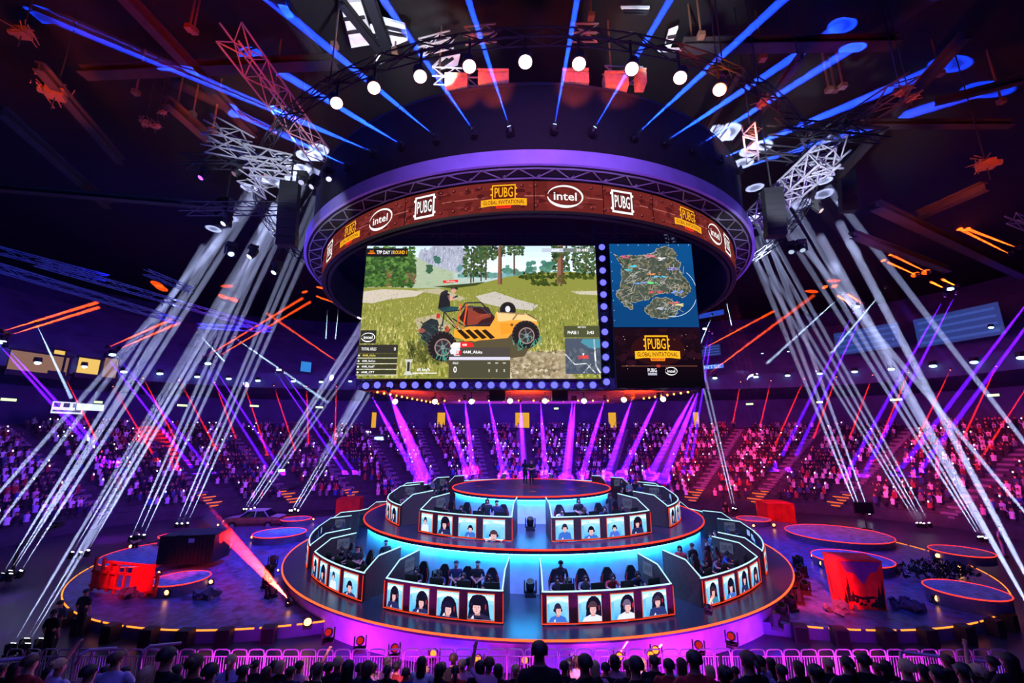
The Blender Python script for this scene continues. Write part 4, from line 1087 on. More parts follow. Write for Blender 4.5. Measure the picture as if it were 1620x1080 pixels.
m.poly([(px_*(1-.1*(1-z/2)), -.67+.06*(1-z/2)-.02, z) for px_, z in [(-.5, .62), (-.1, .5), (.4, .56), (.45, .48), (-.1, .4), (-.5, .5)]])
m.build('flame_mark', M_CLOTH, e)
# rubble by the block
for i, (u, v, w, lb) in enumerate(((1345, 975, 1.7, 'heap of dark rubble before the red draped block'), (1450, 968, 1.3, 'low dark rubble mound beside the red draped block'), (310, 952, 1.3, 'dark tangled scrap heap near the front of the car side stage'), (205, 948, 1.6, 'dark scrap lying before the red lattice wall'))):
    p = atz(u, v, ZS); m = MB()
    for k in range(16):
        a = random.uniform(0, 2*PI); rr = random.uniform(0, w*.5); s = random.uniform(.1, .3)
        M = Euler((random.random()*3, random.random()*3, random.random()*3)).to_matrix()
        m.box((rr*math.cos(a), rr*.6*math.sin(a), s*.4+.12*(1-rr/w)), (s*1.6, s, s*.7), 0, 0, None, M)
    o = m.build('rubble_heap', mat('rubble', '4c506c', .8, noise=.4, scale=6)); o.location = (p.x, p.y+.4, ZS); tag(o, lb, 'rubble', None, 'stuff')
# dark bush
p = atz(1500, 920, ZS); e = empty('bush', (p.x, p.y+.5, ZS), 0, 'dark leafy bush between two round podiums on the crate side stage', 'bush')
m = MB()
for k in range(420):
    a = random.uniform(0, 2*PI); ph = random.uniform(0, 1); rr = (random.random()**.5)
    c0 = Vector((2.1*rr*math.cos(a), .9*rr*math.sin(a), .15+1.0*random.random()*(1-rr*.6)))
    q = Euler((random.random()*3, random.random()*3, random.random()*3)).to_matrix(); s = .13
    m.add([c0+q @ Vector(v_) for v_ in ((-s, 0, 0), (0, s*.5, 0), (s, 0, 0), (0, -s*.5, 0))], [(0, 1, 2, 3)])
m.build('foliage', mat('leaf', '1c2c20', .7, noise=.4, scale=5), e)
m = MB()
for k in range(7): m.bar((random.uniform(-.5, .5), 0, 0), (random.uniform(-1.5, 1.5), random.uniform(-.5, .5), .9), .04)
m.build('stem', mat('bark', '2a2018', .9, noise=.2), e)
# parked car, seen from its side
p = atz(393, 838, .2)
car = empty('parked_car', (p.x, p.y+.9, .2), .1, 'old brown saloon car with pale teal-lit roof and bonnet on the side stage', 'car')
def car_body():
    st = [(-2.3, .35, .55, .70), (-2.15, .28, .8, .82), (-1.3, .25, .93, .86), (-.75, .25, .98, .88), (.2, .25, 1.0, .88), (1.1, .25, .98, .88), (1.6, .27, .95, .86), (2.15, .3, .88, .82), (2.3, .38, .6, .7)]
    vs = []; n = 8
    for x, z0, z1, w in st:
        zm = (z0+z1)/2
        vs += [(x, -w*.85, z0), (x, -w, zm-.1), (x, -w, zm+.12), (x, -w*.9, z1), (x, w*.9, z1), (x, w, zm+.12), (x, w, zm-.1), (x, w*.85, z0)]
    fs = [(i*n+k, (i+1)*n+k, (i+1)*n+(k+1) % n, i*n+(k+1) % n) for i in range(len(st)-1) for k in range(n)]+[tuple(range(n))[::-1], tuple(range((len(st)-1)*n, len(st)*n))]
    return vs, fs
M_CAR = mat('car_paint', '7a5040', .45, .2, noise=.25, scale=2); M_CAR_LIT = mat('car_lit_top', '9cc4c8', .4, .1, noise=.15, scale=3)  # top panels coloured pale teal for the light on them
m = MB(); m.add(*car_body()); m.build('body', M_CAR, car)
m = MB(); A = [(-1.05, .97), (-.45, 1.42), (.85, 1.44), (1.35, .97)]
vs = [(x, s*(.82 if z < 1.2 else .66), z) for s in (-1, 1) for x, z in A]; m.add(vs, [(0, 1, 2, 3), (7, 6, 5, 4), (0, 4, 5, 1), (2, 6, 7, 3)]); m.build('cabin_glass', mat('car_glass', '141828', .1), car)
m = MB(); m.box((.2, 0, 1.45), (1.4, 1.36, .05)); m.bar((-1.05, -.83, .97), (-.45, -.67, 1.43), .06); m.bar((.25, -.8, .98), (.25, -.67, 1.43), .06); m.bar((1.35, -.83, .97), (.88, -.67, 1.43), .07); m.build('roof', M_CAR_LIT, car)
m = MB(); m.add([(-2.2, -.72, .86), (-1.1, -.8, .99), (-1.1, .8, .99), (-2.2, .72, .86)], [(0, 1, 2, 3)]); m.build('bonnet', M_CAR_LIT, car)
m = MB(); m.add([(1.45, -.8, .99), (2.2, -.74, .92), (2.2, .74, .92), (1.45, .8, .99)], [(0, 1, 2, 3)]); m.build('boot_lid', M_CAR_LIT, car)
for x in (-1.45, 1.4):
    for s in (-1, 1):
        m = MB(); m.cyl((x, s*.72, .32), (x, s*.9, .32), .33, .33, 16); w_ = m.build('wheel', mat('tyre', '121214', .9, noise=.2, scale=8), car)
        m = MB(); m.cyl((x, s*.9, .32), (x, s*.92, .32), .17, .17, 12); m.build('hub_cap', M_STEEL, w_)
for s in (-1, 1):
    m = MB(); m.cyl((-2.28, s*.5, .62), (-2.34, s*.5, .62), .1, .1, 10); m.build('headlight', glow('headlamp', 'ffe8c0', 1.5), car)
m = MB(); m.box((-2.33, 0, .42), (.1, 1.5, .12)); m.box((2.33, 0, .45), (.1, 1.5, .12)); m.build('bumper', M_STEEL, car)
# dark screen on a stand
p = atz(1371, 835, .1); e = empty('monitor_stand', (p.x, p.y, 0), -.2, 'small dark screen on a pole stand behind the widest podium', 'screen')
m = MB(); m.cyl((0, 0, 0), (0, 0, 1.4), .05, None, 8); m.bar((-.4, 0, .03), (.4, 0, .03), .08); m.bar((0, -.4, .03), (0, .4, .03), .08); m.build('stand', M_DSTEEL, e)
m = MB(); m.box((0, -.05, 1.75), (1.5, .1, .95)); m.build('casing', M_BLACK, e)
m = MB(); m.box((0, -.11, 1.75), (1.35, .02, .8)); m.build('display', mat('dark_display', '0c0a14', .25), e)
# camera cranes
def crane(a, b_, z0, z1, label):
    p = atz(*a, z0); q = aty(*b_, p.y+3)
    e = empty('camera_crane', (p.x, p.y, 0), 0, label, 'camera crane'); I = Matrix.Translation((-p.x, -p.y, 0))
    m = MB(); truss(m, p, q, .25, .6, .03); o = m.build('boom', M_DSTEEL, e); o.matrix_parent_inverse = I
    m = MB(); m.bar((p.x, p.y, 0), p, .12); m.bar((p.x-.6, p.y, .05), (p.x+.6, p.y, .05), .15); m.bar((p.x, p.y-.6, .05), (p.x, p.y+.6, .05), .15); o = m.build('pedestal', M_BLACK, e); o.matrix_parent_inverse = I
    m = MB(); m.box(q, (.35, .5, .35)); m.cyl(q, q+Vector((0, -.45, 0)), .1, .12, 10); o = m.build('camera', M_BLACK, e); o.matrix_parent_inverse = I
crane((30, 862), (92, 829), 1.6, 3, 'dark camera crane boom reaching over the floor at the frame edge, car side')
crane((440, 775), (505, 758), 2.0, 3, 'dark camera crane behind the smallest podium by the car')
# violet light pools are thrown by added spot lights; see the light of the hall
# ================================================================ barriers and rails at the front
proto = None
BARS = [(-4, 22), (34, 88), (66, 1), (97, 1), (128, 1), (160, 1), (190, 1)]
ulist = [i*31-4 for i in range(8)]+[i*29.5+246 for i in range(47)]
k = 0
for i in range(58):
    x = -15.9+i*.552
    if i in (9, 10, 11, 12): x += 0
    if proto is None:
        proto = empty('crowd_barrier', (x, 15.55, 0)); o = proto
        m = MB(); m.tube([(-.25, 0, .0), (-.25, 0, .98), (-.22, 0, 1.07), (-.14, 0, 1.1), (.14, 0, 1.1), (.22, 0, 1.07), (.25, 0, .98), (.25, 0, 0)], .022, 6); m.bar((-.25, 0, .2), (.25, 0, .2), .025); m.bar((-.25, 0, .9), (.25, 0, .9), .025); m.build('frame', M_STEEL, proto)
        m = MB()
        for q in range(5): m.bar((-.17+q*.085, 0, .2), (-.17+q*.085, 0, .9), .012)
        m.build('bars', M_STEEL, proto)
        m = MB(); m.box((0, -.25, .02), (.5, .5, .04)); m.build('foot_plate', M_DSTEEL, proto)
    else: o = dup(proto, (x, 15.55, 0))
    side = 'before the car side stage' if x < -7.5 else ('before the lowest disc' if x < 9 else 'before the crate side stage')
    base = {'before the car side stage': 0, 'before the lowest disc': 16, 'before the crate side stage': 46}[side]
    n_ = i-base
    tag(o, 'steel crowd barrier %s, %s from the car-side end of that run' % (side, (ORD[n_ % 21] if n_ < 21 else 'twenty-'+ORD[n_-20])), 'barrier', 'steel crowd barriers along the stage front')
def rail(pts, label):
    m = MB(); m.tube(pts, .035, 8); o = m.build('handrail', mat('pale_rail', 'b0a0d0', .3, .5)); tag(o, label, 'handrail')
def P_(u, v, d):
    r = ray(u, v); return CAM+r*d
rail([P_(220, 1068, 10), P_(222, 1045, 10), P_(226, 1030, 10), P_(236, 1022, 10.1), P_(286, 1017, 10.6)], 'curved pale handrail among the audience heads on the car side')
rail([P_(120, 1050, 9.5), P_(128, 1035, 9.5), P_(140, 1028, 9.6), P_(184, 1025, 10)], 'dark curved handrail beside the first curved pale one')
rail([P_(1425, 1060, 9.6), P_(1425, 1032, 10), P_(1430, 1031, 10), P_(1486, 1038, 9.6), P_(1495, 1042, 9.5), P_(1503, 1058, 9.5)], 'curved pale handrail among the audience heads on the crate side')
rail([P_(1540, 1044, 9.5), P_(1600, 1050, 9.2), P_(1616, 1060, 9)], 'dim straight handrail at the far corner of the front audience')
rail([P_(0, 1045, 9), P_(40, 1041, 9.2)], 'short straight pale handrail at the frame corner on the car side')
# ================================================================ beam lamps
def at_floor(u, v, z=.5): return atz(u, v, z)
def cluster(srcs, tgts, label, group, col='b4c0f4', lens='ffffff', ang=.8, power=.8, zt_=22, length=30, z0=.5, fall='Linear', s=.75, lens_s=9, hang=False, bl='white beam of light in the haze', thick=False):
    n = len(srcs)
    for i, ((u, v), (ue, ve)) in enumerate(zip(srcs, tgts)):
        p = at_floor(u, v, z0) if not callable(z0) else z0(u, v)
        t = atz(ue, ve, zt_) if not callable(zt_) else zt_(ue, ve, p)
        L = length if length else (t-p).length
        moving_head(p, t, col, lens, ang*1.15, power*1.45, L, '%s, %s of %s' % (label, ORD[i], 'its '+['', 'one', 'pair', 'three', 'four', 'five', 'six', 'seven', 'eight', 'nine', 'ten', 'eleven', 'twelve'][n]) if n > 1 else label, group, hang, s, fall, True, lens_s, 'moving_head_light', thick, bl)
W = 'white beam lamps on the arena floor'
cluster([(2, 911), (14, 906), (15, 911), (31, 906)], [(290, 440), (330, 400), (345, 390), (370, 372)], 'floor lamp throwing a white beam at the frame edge, car side', W, ang=1.0)
cluster([(113, 876), (126, 876), (138, 873)], [(395, 400), (405, 390), (420, 380)], 'floor lamp throwing a white beam behind the red lattice wall', W, ang=.9)
cluster([(17, 1024), (39, 1016), (40, 1024), (62, 1016)], [(400, 380), (420, 370), (440, 365), (455, 372)], 'floor lamp with white beam before the barriers on the car side', W, ang=.7, power=.6)
cluster([(207, 851), (218, 848), (227, 848)], [(405, 400), (420, 390), (437, 385)], 'floor lamp throwing a white beam behind the camera operator', W, ang=.9)
cluster([(279, 830), (287, 830), (296, 829)], [(452, 420), (464, 415), (478, 415)], 'floor lamp throwing a white beam behind the highest podium', W, ang=.9)
cluster([(385, 806), (389, 806), (396, 806), (402, 804)], [(560, 530), (568, 530), (580, 532), (590, 534)], 'lamp with white beam behind the parked car', W, ang=.75, power=.6, zt_=16)
cluster([(458, 808), (461, 808), (466, 806), (471, 808)], [(592, 570), (598, 572), (606, 572), (615, 575)], 'lamp with white beam by the smallest podium, car side', W, ang=.7, power=.6, zt_=13, length=24)
cluster([(552, 793), (561, 793)], [(655, 640), (668, 640)], 'lamp with white beam behind the half-hidden red crate', W, ang=.6, power=.5, zt_=11, length=18)
cluster([(1149, 796), (1160, 805), (1164, 806)], [(1085, 540), (1095, 540), (1103, 540)], 'floor lamp with white beam behind the booths, crate side', W, ang=.8, power=.7, zt_=17)
cluster([(1228, 794), (1232, 794), (1237, 794), (1241, 794)], [(1120, 430), (1130, 428), (1142, 426), (1150, 424)], 'lamp with white beam rising behind the large red crate', W, ang=.8, power=.8)
cluster([(1358, 810), (1364, 812), (1376, 814)], [(1190, 400), (1205, 395), (1222, 392)], 'lamp with white beam under the dark screen on its stand', W, ang=.9)
cluster([(1452, 829), (1458, 829), (1463, 830), (1471, 829)], [(1225, 460), (1235, 455), (1250, 450), (1262, 448)], 'floor lamp with white beam beyond the widest crate-side podium', W, ang=.9, power=.7)
cluster([(1550, 851), (1555, 851), (1561, 853)], [(1262, 395), (1275, 385), (1290, 380)], 'floor lamp with white beam behind the purple-lit drummer', W, ang=.9)
cluster([(1690, 1070), (1700, 1055)], [(1310, 395), (1345, 385)], 'floor lamp with white beam from beyond the frame, crate side', W, ang=1.2, power=.9)
cluster([(1740, 860), (1760, 880), (1700, 905)], [(1340, 380), (1390, 400), (1280, 400)], 'far side lamp whose broad white beam crosses the crate side', W, ang=1.2, power=.8)
cluster([(-60, 905), (-90, 880), (-45, 860)], [(300, 430), (330, 400), (280, 460)], 'far side lamp whose broad white beam enters on the car side', W, ang=1.2, power=.6)
# violet beams falling from the gallery trusses
def on_bowl(t): return lambda u, v: to_bowl(u, v, t)
def down_to(u, v, p): return atz(u, v, 1.5)
V = 'violet beam lamps hanging before the gallery'
def hangers(src, tg, label, grp, col, lens, ang, power, dist, L=30, bl='', thick=False, zt_=2.0, s=.8, up=False, fall='Linear', lens_s=8):
    n = len(src)
    for i, ((u, v), (ue, ve)) in enumerate(zip(src, tg)):
        p = to_bowl(u, v, dist)
        t = to_bowl(ue, ve, zt_)
        moving_head(p, t, col, lens, ang, power, min(L, (t-p).length*1.02), label+(', %s of its pair' % ORD[i] if n == 2 else (', %s from the car side' % ORD[i] if n > 2 else '')), grp, True, s, fall, True, lens_s, 'moving_head_light', thick, bl)
VB = 'violet beam of light in the haze'
for (s_, t_, w) in (([(-6, 540), (8, 547)], [(128, 690), (150, 700)], 'at the frame edge, car side'), ([(168, 563), (187, 565)], [(300, 735), (325, 735)], 'over the lit suites'), ([(321, 577), (337, 579)], [(420, 735), (440, 735)], 'over the seats behind the car'),
                 ([(435, 587), (448, 588)], [(540, 740), (556, 740)], 'beside the screen block, car side'), ([(1351, 493), (1367, 491)], [(1240, 715), (1262, 715)], 'high beyond the large red crate'), ([(1496, 467), (1513, 463)], [(1345, 740), (1372, 740)], 'high over the crate-side stand'),
                 ([(1655, 440), (1680, 440)], [(1430, 735), (1462, 735)], 'out beyond the frame, crate side'), ([(1122, 522), (1127, 526)], [(1085, 720), (1095, 720)], 'just beside the map screen')):
    hangers(s_, t_, 'hanging lamp dropping a violet beam, '+w, V, '5a0cff', 'c060ff', 1.5, 3, 0, 40, VB, zt_=5)
OB = 'orange beam of light in the haze'; O = 'orange beam lamps hanging before the gallery'
def oranges(src, tg, w, L, pw=2.2):
    for i, ((u, v), (ue, ve)) in enumerate(zip(src, tg)):
        p = to_bowl(u, v, 3); t = to_bowl(ue, ve, 9)
        moving_head(p, t, 'ff4a0c', 'ffb060', 1.6, pw, (t-p).length*L, 'hanging lamp shooting an orange beam upward, %s, %s' % (w, ORD[i]), O, True, .8, 'Linear', True, 8, 'moving_head_light', False, OB)
oranges([(12, 531), (0, 525)], [(150, 488), (148, 480)], 'at the frame edge, car side', 1.05)
oranges([(170, 550), (188, 552)], [(267, 507), (280, 512)], 'over the lit suites', 1.05)
oranges([(322, 566), (339, 567)], [(478, 472), (490, 478)], 'over the seats behind the car', 1.0)
oranges([(1350, 484), (1366, 481)], [(1326, 468), (1342, 466)], 'high beyond the large red crate', 1.0, 3)
oranges([(1496, 457), (1515, 453)], [(1473, 446), (1491, 442)], 'high over the crate-side stand', 1.0, 3)
oranges([(1452, 436), (1470, 432)], [(1405, 415), (1408, 402)], 'under the orange-lit girder', 1.0, 3)
oranges([(1600, 403), (1612, 393)], [(1510, 358), (1530, 362)], 'at the girder end near the frame corner', 1.0, 3)
oranges([(1113, 597), (1111, 552)], [(1250, 495), (1200, 505)], 'starting beside the logo screen', 1.3, 1.6)
oranges([(545, 580), (543, 484)], [(433, 503), (505, 470)], 'starting beside the game picture', 1.1, 1.3)
# red beams falling from under the gallery
RD = [((22, 578), (80, 700)), ((103, 597), (150, 690)), ((178, 610), (240, 715)), ((226, 597), (275, 690)), ((283, 600), (345, 715)), ((339, 604), (372, 690)), ((386, 607), (425, 725)), ((433, 609), (466, 710)), ((485, 610), (488, 700)), ((532, 610), (530, 700)),
      ((1172, 603), (1160, 665)), ((1220, 601), (1203, 672)), ((1273, 598), (1228, 700)), ((1324, 595), (1288, 690)), ((1381, 592), (1345, 690)), ((1438, 588), (1395, 690)), ((1504, 584), (1448, 700)), ((1577, 578), (1525, 690)), ((1632, 600), (1555, 720))]
hangers([a for a, b_ in RD], [b_ for a, b_ in RD], 'small lamp under the gallery dropping a red beam', 'red beam lamps under the gallery', 'ff1c10', 'ff7050', 1.3, 2.0, 11.4, 16, 'red beam of light in the haze', zt_=9, s=.6)
# violet beams under the screen block
UB = [((588, 626), (662, 759)), ((614, 618), (690, 800)), ((773, 630), (797, 752)), ((823, 634), (829, 745)), ((855, 640), (863, 748)), ((906, 631), (893, 752)), ((910, 631), (899, 752)), ((957, 630), (922, 748)), ((1001, 628), (962, 748)), ((1042, 626), (985, 748)), ((1105, 618), (1050, 755)), ((1099, 620), (1030, 748)), ((735, 630), (748, 740)), ((700, 632), (738, 745))]
for i, ((u, v), (ue, ve)) in enumerate(UB):
    p = atz(u, min(v, 634), zb-.35); t = aty(ue, ve, 53)
    moving_head(p, t, '4a08ff', 'd080ff', 2.0 if i != 1 else 4, 3.4, 30, 'lamp under the screen block dropping a violet beam on the far seats, %s' % ORD[i], 'violet beam lamps under the screen block', True, .6, 'Linear', True, 6, 'moving_head_light', False, VB)
# red beams before the stage
for i, (a, b_) in enumerate((((903, 1046), (962, 965)), ((968, 1052), (1028, 960)), ((1035, 1036), (1092, 950)), ((1120, 960), (1160, 868)))):
    p = atz(*a, .4) if i < 3 else atz(*a, 1.5)
    t = p+(aty(*b_, p.y+(1.0 if i < 3 else 9))-p)
    moving_head(p, t, 'ff1808', 'ffb040', 3.4, .5 if i < 3 else .16, 3.4 if i < 3 else 10, 'floor lamp throwing a short red beam up over the disc edge, %s from the middle' % ORD[i], 'red beam lamps in front of the stage', False, .7, 'Quadratic', True, 7, 'moving_head_light', True, 'red beam of light in the haze')
moving_head(atz(458, 949, .9), atz(333, 817, 2.5), 'ff1810', 'ff9050', 4, .9, 16, 'lamp by the lowest disc throwing a wide red beam over the car side stage', 'red beam lamps in front of the stage', False, .7, 'Quadratic', True, 7, 'moving_head_light', True, 'wide red beam of light in the haze')
# dark moving heads standing about
DK_ = [(1262, 885, .5, 'beside the lowest disc, crate side'), (1268, 899, .5, ''), (1262, 912, .5, ''), (1272, 925, .5, ''), (1262, 938, .5, ''), (1250, 950, .5, ''), (1236, 962, .5, ''), (1228, 975, .5, ''),
       (432, 885, .5, 'beside the lowest disc, car side'), (426, 900, .5, ''), (424, 915, .5, ''), (430, 930, .5, '')]
for i, (u, v, z, w) in enumerate(DK_):
    p = atz(u, v, ZS+.4)
    moving_head(p, p+Vector((random.uniform(-.4, .4), random.uniform(-1, .2), random.uniform(.2, 1))), 'ffffff', '241820', 1, 1, 1, 'unlit black moving head lamp hugging the lowest disc, %s side, %s from the back' % ('crate' if i < 8 else 'car', ORD[i if i < 8 else i-8]), 'unlit lamps beside the lowest disc', False, 1.25, beam=False, lens_s=.3)
for i, (u, v, z0, w) in enumerate(((839, 838, ZM, 'in the aisle between the booths of the middle disc'), (839, 942, ZL, 'in the aisle between the booths of the lowest disc'), (899, 937, ZL, 'inside the lower crate-side booth, near the aisle'), (956, 934, ZL, 'inside the lower crate-side booth, at its middle'), (531, 883, ZL, 'behind the turned lower booth on the car side'), (692, 925, ZL, 'inside the lower car-side booth'))):
    p = atz(u, v, z0+.02); p = Vector((p.x, p.y, z0+.43))
    moving_head(p, p+Vector((0, -.5, 1)), 'ffffff', '8090c0', 1, 1, 1, 'unlit black moving head lamp standing '+w, 'unlit lamps on the stage discs', False, 1.3, beam=False, lens_s=.3)
FL_ = [(520, 1000, 0), (570, 1013, 0), (624, 1025, 0), (687, 1033, 1), (757, 1042, 1), (831, 1044, 1), (1030, 1036, 1), (1038, 1028, 1), (1105, 1020, 0), (1157, 1006, 0), (980, 1038, 1), (910, 1043, 1)]
for i, (u, v, on) in enumerate(FL_):
    p = aty(u, v, 15.85)
    moving_head(p, CAM+Vector((random.uniform(-3, 3), 0, 0)), 'ffffff', 'ff6a20' if on else 'c02020', 1, 1, 1, 'lamp with a %s glowing lens behind the front barriers, %s' % ('orange' if on else 'dull red', ORD[i]), 'glowing lamps behind the front barriers', False, .95, beam=False, lens_s=4 if on else 1.0)
# ================================================================ people
def skinned(J, E_, name='body'):
    """J: {joint: (x, y, z, radius)}; E_: [(a, b, material)] -> one continuous mesh, skin, shirt, trousers, shoes"""
    ks = list(J); me = bpy.data.meshes.new(name)
    me.from_pydata([J[k][:3] for k in ks], [(ks.index(a), ks.index(b)) for a, b, _ in E_], [])
    o = bpy.data.objects.new(name, me); COL.objects.link(o)
    sk = o.modifiers.new('skin', 'SKIN'); sk.branch_smoothing = .6
    for i, k in enumerate(ks):
        r = J[k][3]; r = r if hasattr(r, '__len__') else (r, r)
        me.skin_vertices[0].data[i].radius = r
        me.skin_vertices[0].data[i].use_root = (k == 'pelvis')
    sb = o.modifiers.new('sub', 'SUBSURF'); sb.levels = 1; sb.render_levels = 1
    bpy.context.view_layer.update()
    dg = bpy.context.evaluated_depsgraph_get()
    ev = o.evaluated_get(dg); nm = bpy.data.meshes.new_from_object(ev)
    bpy.data.objects.remove(o)
    seg = [(Vector(J[a][:3]), Vector(J[b][:3]), m) for a, b, m in E_]
    for p in nm.polygons:
        c = p.center; best = (9, 0)
        for a, b, m in seg:
            d = b-a; L2 = d.length_squared; t = 0 if L2 == 0 else max(0, min(1, (c-a).dot(d)/L2)); q = (a+d*t-c).length_squared
            if q < best[0]: best = (q, m)
        p.material_index = best[1]; p.use_smooth = True
    nm.name = name; return nm
M_SKIN = mat('skin', 'c08a74', .55, noise=.08, scale=20); M_SKIN2 = mat('skin_tan', '9a6a50', .55, noise=.08, scale=20)
M_HAIR = mat('hair_dark', '14100e', .6, noise=.3, scale=30); M_HAIRB = mat('hair_brown', '4a3020', .6, noise=.3, scale=30); M_HAIRL = mat('hair_fair', 'b89868', .6, noise=.3, scale=30)
def cloth(n, c): return mat('cloth_'+n, c, .85, noise=.15, scale=12)
CL = {'black': cloth('black', '101014'), 'white': cloth('white', 'e6e4ea'), 'lilac': cloth('lilac', 'b8b0d8'), 'blue': cloth('blue', '2c4a9c'), 'grey': cloth('grey', '6c6c74'), 'red': cloth('red', 'a82c2c'), 'navy': cloth('navy', '1c2244'), 'pink': cloth('pink', 'e0a0b8')}
M_TROU = cloth('trousers', '16161c'); M_KHAKI = cloth('khaki', 'a09070'); M_SHOE = mat('shoe', '0c0c0e', .5, noise=.1)
def pose(kind):
    if kind.startswith('stand'):
        J = {'pelvis': (0, 0, .97, (.175, .13)), 'waist': (0, 0, 1.1, (.16, .12)), 'chest': (0, 0, 1.3, (.2, .14)), 'neck': (0, 0, 1.46, .075), 'jaw': (0, -.02, 1.52, .08), 'head': (0, -.005, 1.6, .105), 'top': (0, .005, 1.67, .085), 'nose': (0, -.115, 1.575, .016)}
        hipz, H = .92, 1.4
    else:
        ln = -.12 if kind == 'play' else .02
        J = {'pelvis': (0, .05, .53, (.19, .14)), 'waist': (0, .04+ln*.2, .68, (.17, .13)), 'chest': (0, .03+ln*.6, .88, (.21, .145)), 'neck': (0, .01+ln*1.1, 1.04, .075), 'jaw': (0, -.02+ln*1.3, 1.1, .08), 'head': (0, -.01+ln*1.35, 1.18, .105), 'top': (0, .0+ln*1.35, 1.25, .085), 'nose': (0, -.12+ln*1.35, 1.155, .016)}
        hipz, H = .52, .99
    E_ = [('pelvis', 'waist', 1), ('waist', 'chest', 1), ('chest', 'neck', 1), ('neck', 'jaw', 0), ('jaw', 'head', 0), ('head', 'top', 0), ('head', 'nose', 0)]
    for s, n in ((-1, 'L'), (1, 'R')):
        cy_ = J['chest'][1]
        J['sh'+n] = (s*.2, cy_, H, .085)
        if kind == 'stand': el, wr = (s*.26, .03, 1.14), (s*.24, -.06, .9)
        elif kind == 'standfold': el, wr = (s*.27, -.02, 1.14), (s*.06, -.22, 1.04)
        elif kind == 'play': el, wr = (s*.28, -.2, .83), (s*.16, -.46, .82)
        elif kind == 'sit': el, wr = (s*.27, -.06, .78), (s*.12, -.3, .68)
        elif kind == 'phone': el, wr = ((s*.27, -.06, .78), (s*.12, -.3, .68)) if s < 0 else ((s*.3, -.18, 1.06), (s*.2, -.3, 1.34))
        elif kind == 'cheer': el, wr = (s*.36, -.08, 1.16), (s*.3, -.12, 1.46)
        J['el'+n] = (*el, .055); J['wr'+n] = (*wr, .036)
        d = (Vector(wr)-Vector(el)).normalized(); pm = Vector(wr)+d*.06; J['pm'+n] = (*pm, .034)
        E_ += [('chest', 'sh'+n, 1), ('sh'+n, 'el'+n, 1), ('el'+n, 'wr'+n, 0), ('wr'+n, 'pm'+n, 0)]
        side = d.cross(Vector((0, .3, 1))).normalized()
        if side.length < .1: side = Vector((1, 0, 0))
        curl = Vector((0, -.3, -.5)) if 'stand' not in kind else Vector((-s*.3, -.4, 0))
        for k in range(4):
            f0 = pm+side*(k-1.5)*.018+d*.02; f1 = f0+(d+curl*.4).normalized()*(.045-.004*abs(k-1.4)); f2 = f1+(d*.6+curl).normalized()*.03
            J['f%d%s' % (k, n)] = (*f0, .011); J['g%d%s' % (k, n)] = (*f1, .0095); J['h%d%s' % (k, n)] = (*f2, .008)
            E_ += [('pm'+n, 'f%d%s' % (k, n), 0), ('f%d%s' % (k, n), 'g%d%s' % (k, n), 0), ('g%d%s' % (k, n), 'h%d%s' % (k, n), 0)]
        t0 = Vector(wr)+d*.03-side*.035*s; t1 = t0-side*.02*s+d*.035
        J['t0'+n] = (*t0, .012); J['t1'+n] = (*t1, .01); E_ += [('pm'+n, 't0'+n, 0), ('t0'+n, 't1'+n, 0)]
        J['hip'+n] = (s*.09, J['pelvis'][1], hipz, .105)
        if kind.startswith('stand'): kn, an = (s*.1, -.02, .5), (s*.11, .02, .09)
        else: kn, an = (s*.13, -.42, .5), (s*.13, -.4, .09)
        J['kn'+n] = (*kn, .078); J['an'+n] = (*an, .05); J['to'+n] = (an[0], an[1]-.16, .045, .038)
        E_ += [('pelvis', 'hip'+n, 2), ('hip'+n, 'kn'+n, 2), ('kn'+n, 'an'+n, 2), ('an'+n, 'to'+n, 3)]
    return J, E_
POSES = {}
def get_pose(kind):
    if kind not in POSES:
        J, E_ = pose(kind); me = skinned(J, E_)
        h = Vector(J['head'][:3])
        # eyes and mouth as small inset shapes of the same mesh
        import bmesh
        b = MB()
        for s in (-1, 1): b.ball(h+Vector((s*.035, -.083, .012)), (.013, .008, .008), 6, 4)
        b.box(h+Vector((0, -.078, -.055)), (.045, .012, .008))
        for s in (-1, 1): b.ball(h+Vector((s*.09, .005, -.01)), (.014, .02, .03), 6, 4)
        bm = bmesh.new(); bm.from_mesh(me); n0 = len(bm.faces)
        t = bpy.data.meshes.new('t'); t.from_pydata(b.v, [], b.f); bm.from_mesh(t); bm.faces.ensure_lookup_table()
        for i, f in enumerate(bm.faces):
            if i >= n0: f.material_index = 4 if (f.calc_center_median().y < h.y-.05) else 0
        bm.to_mesh(me); bm.free(); bpy.data.meshes.remove(t)
        for m in (M_SKIN, CL['black'], M_TROU, M_SHOE, mat('eye_dark', '181014', .3)): me.materials.append(m)
        POSES[kind] = (me, h)
    return POSES[kind]
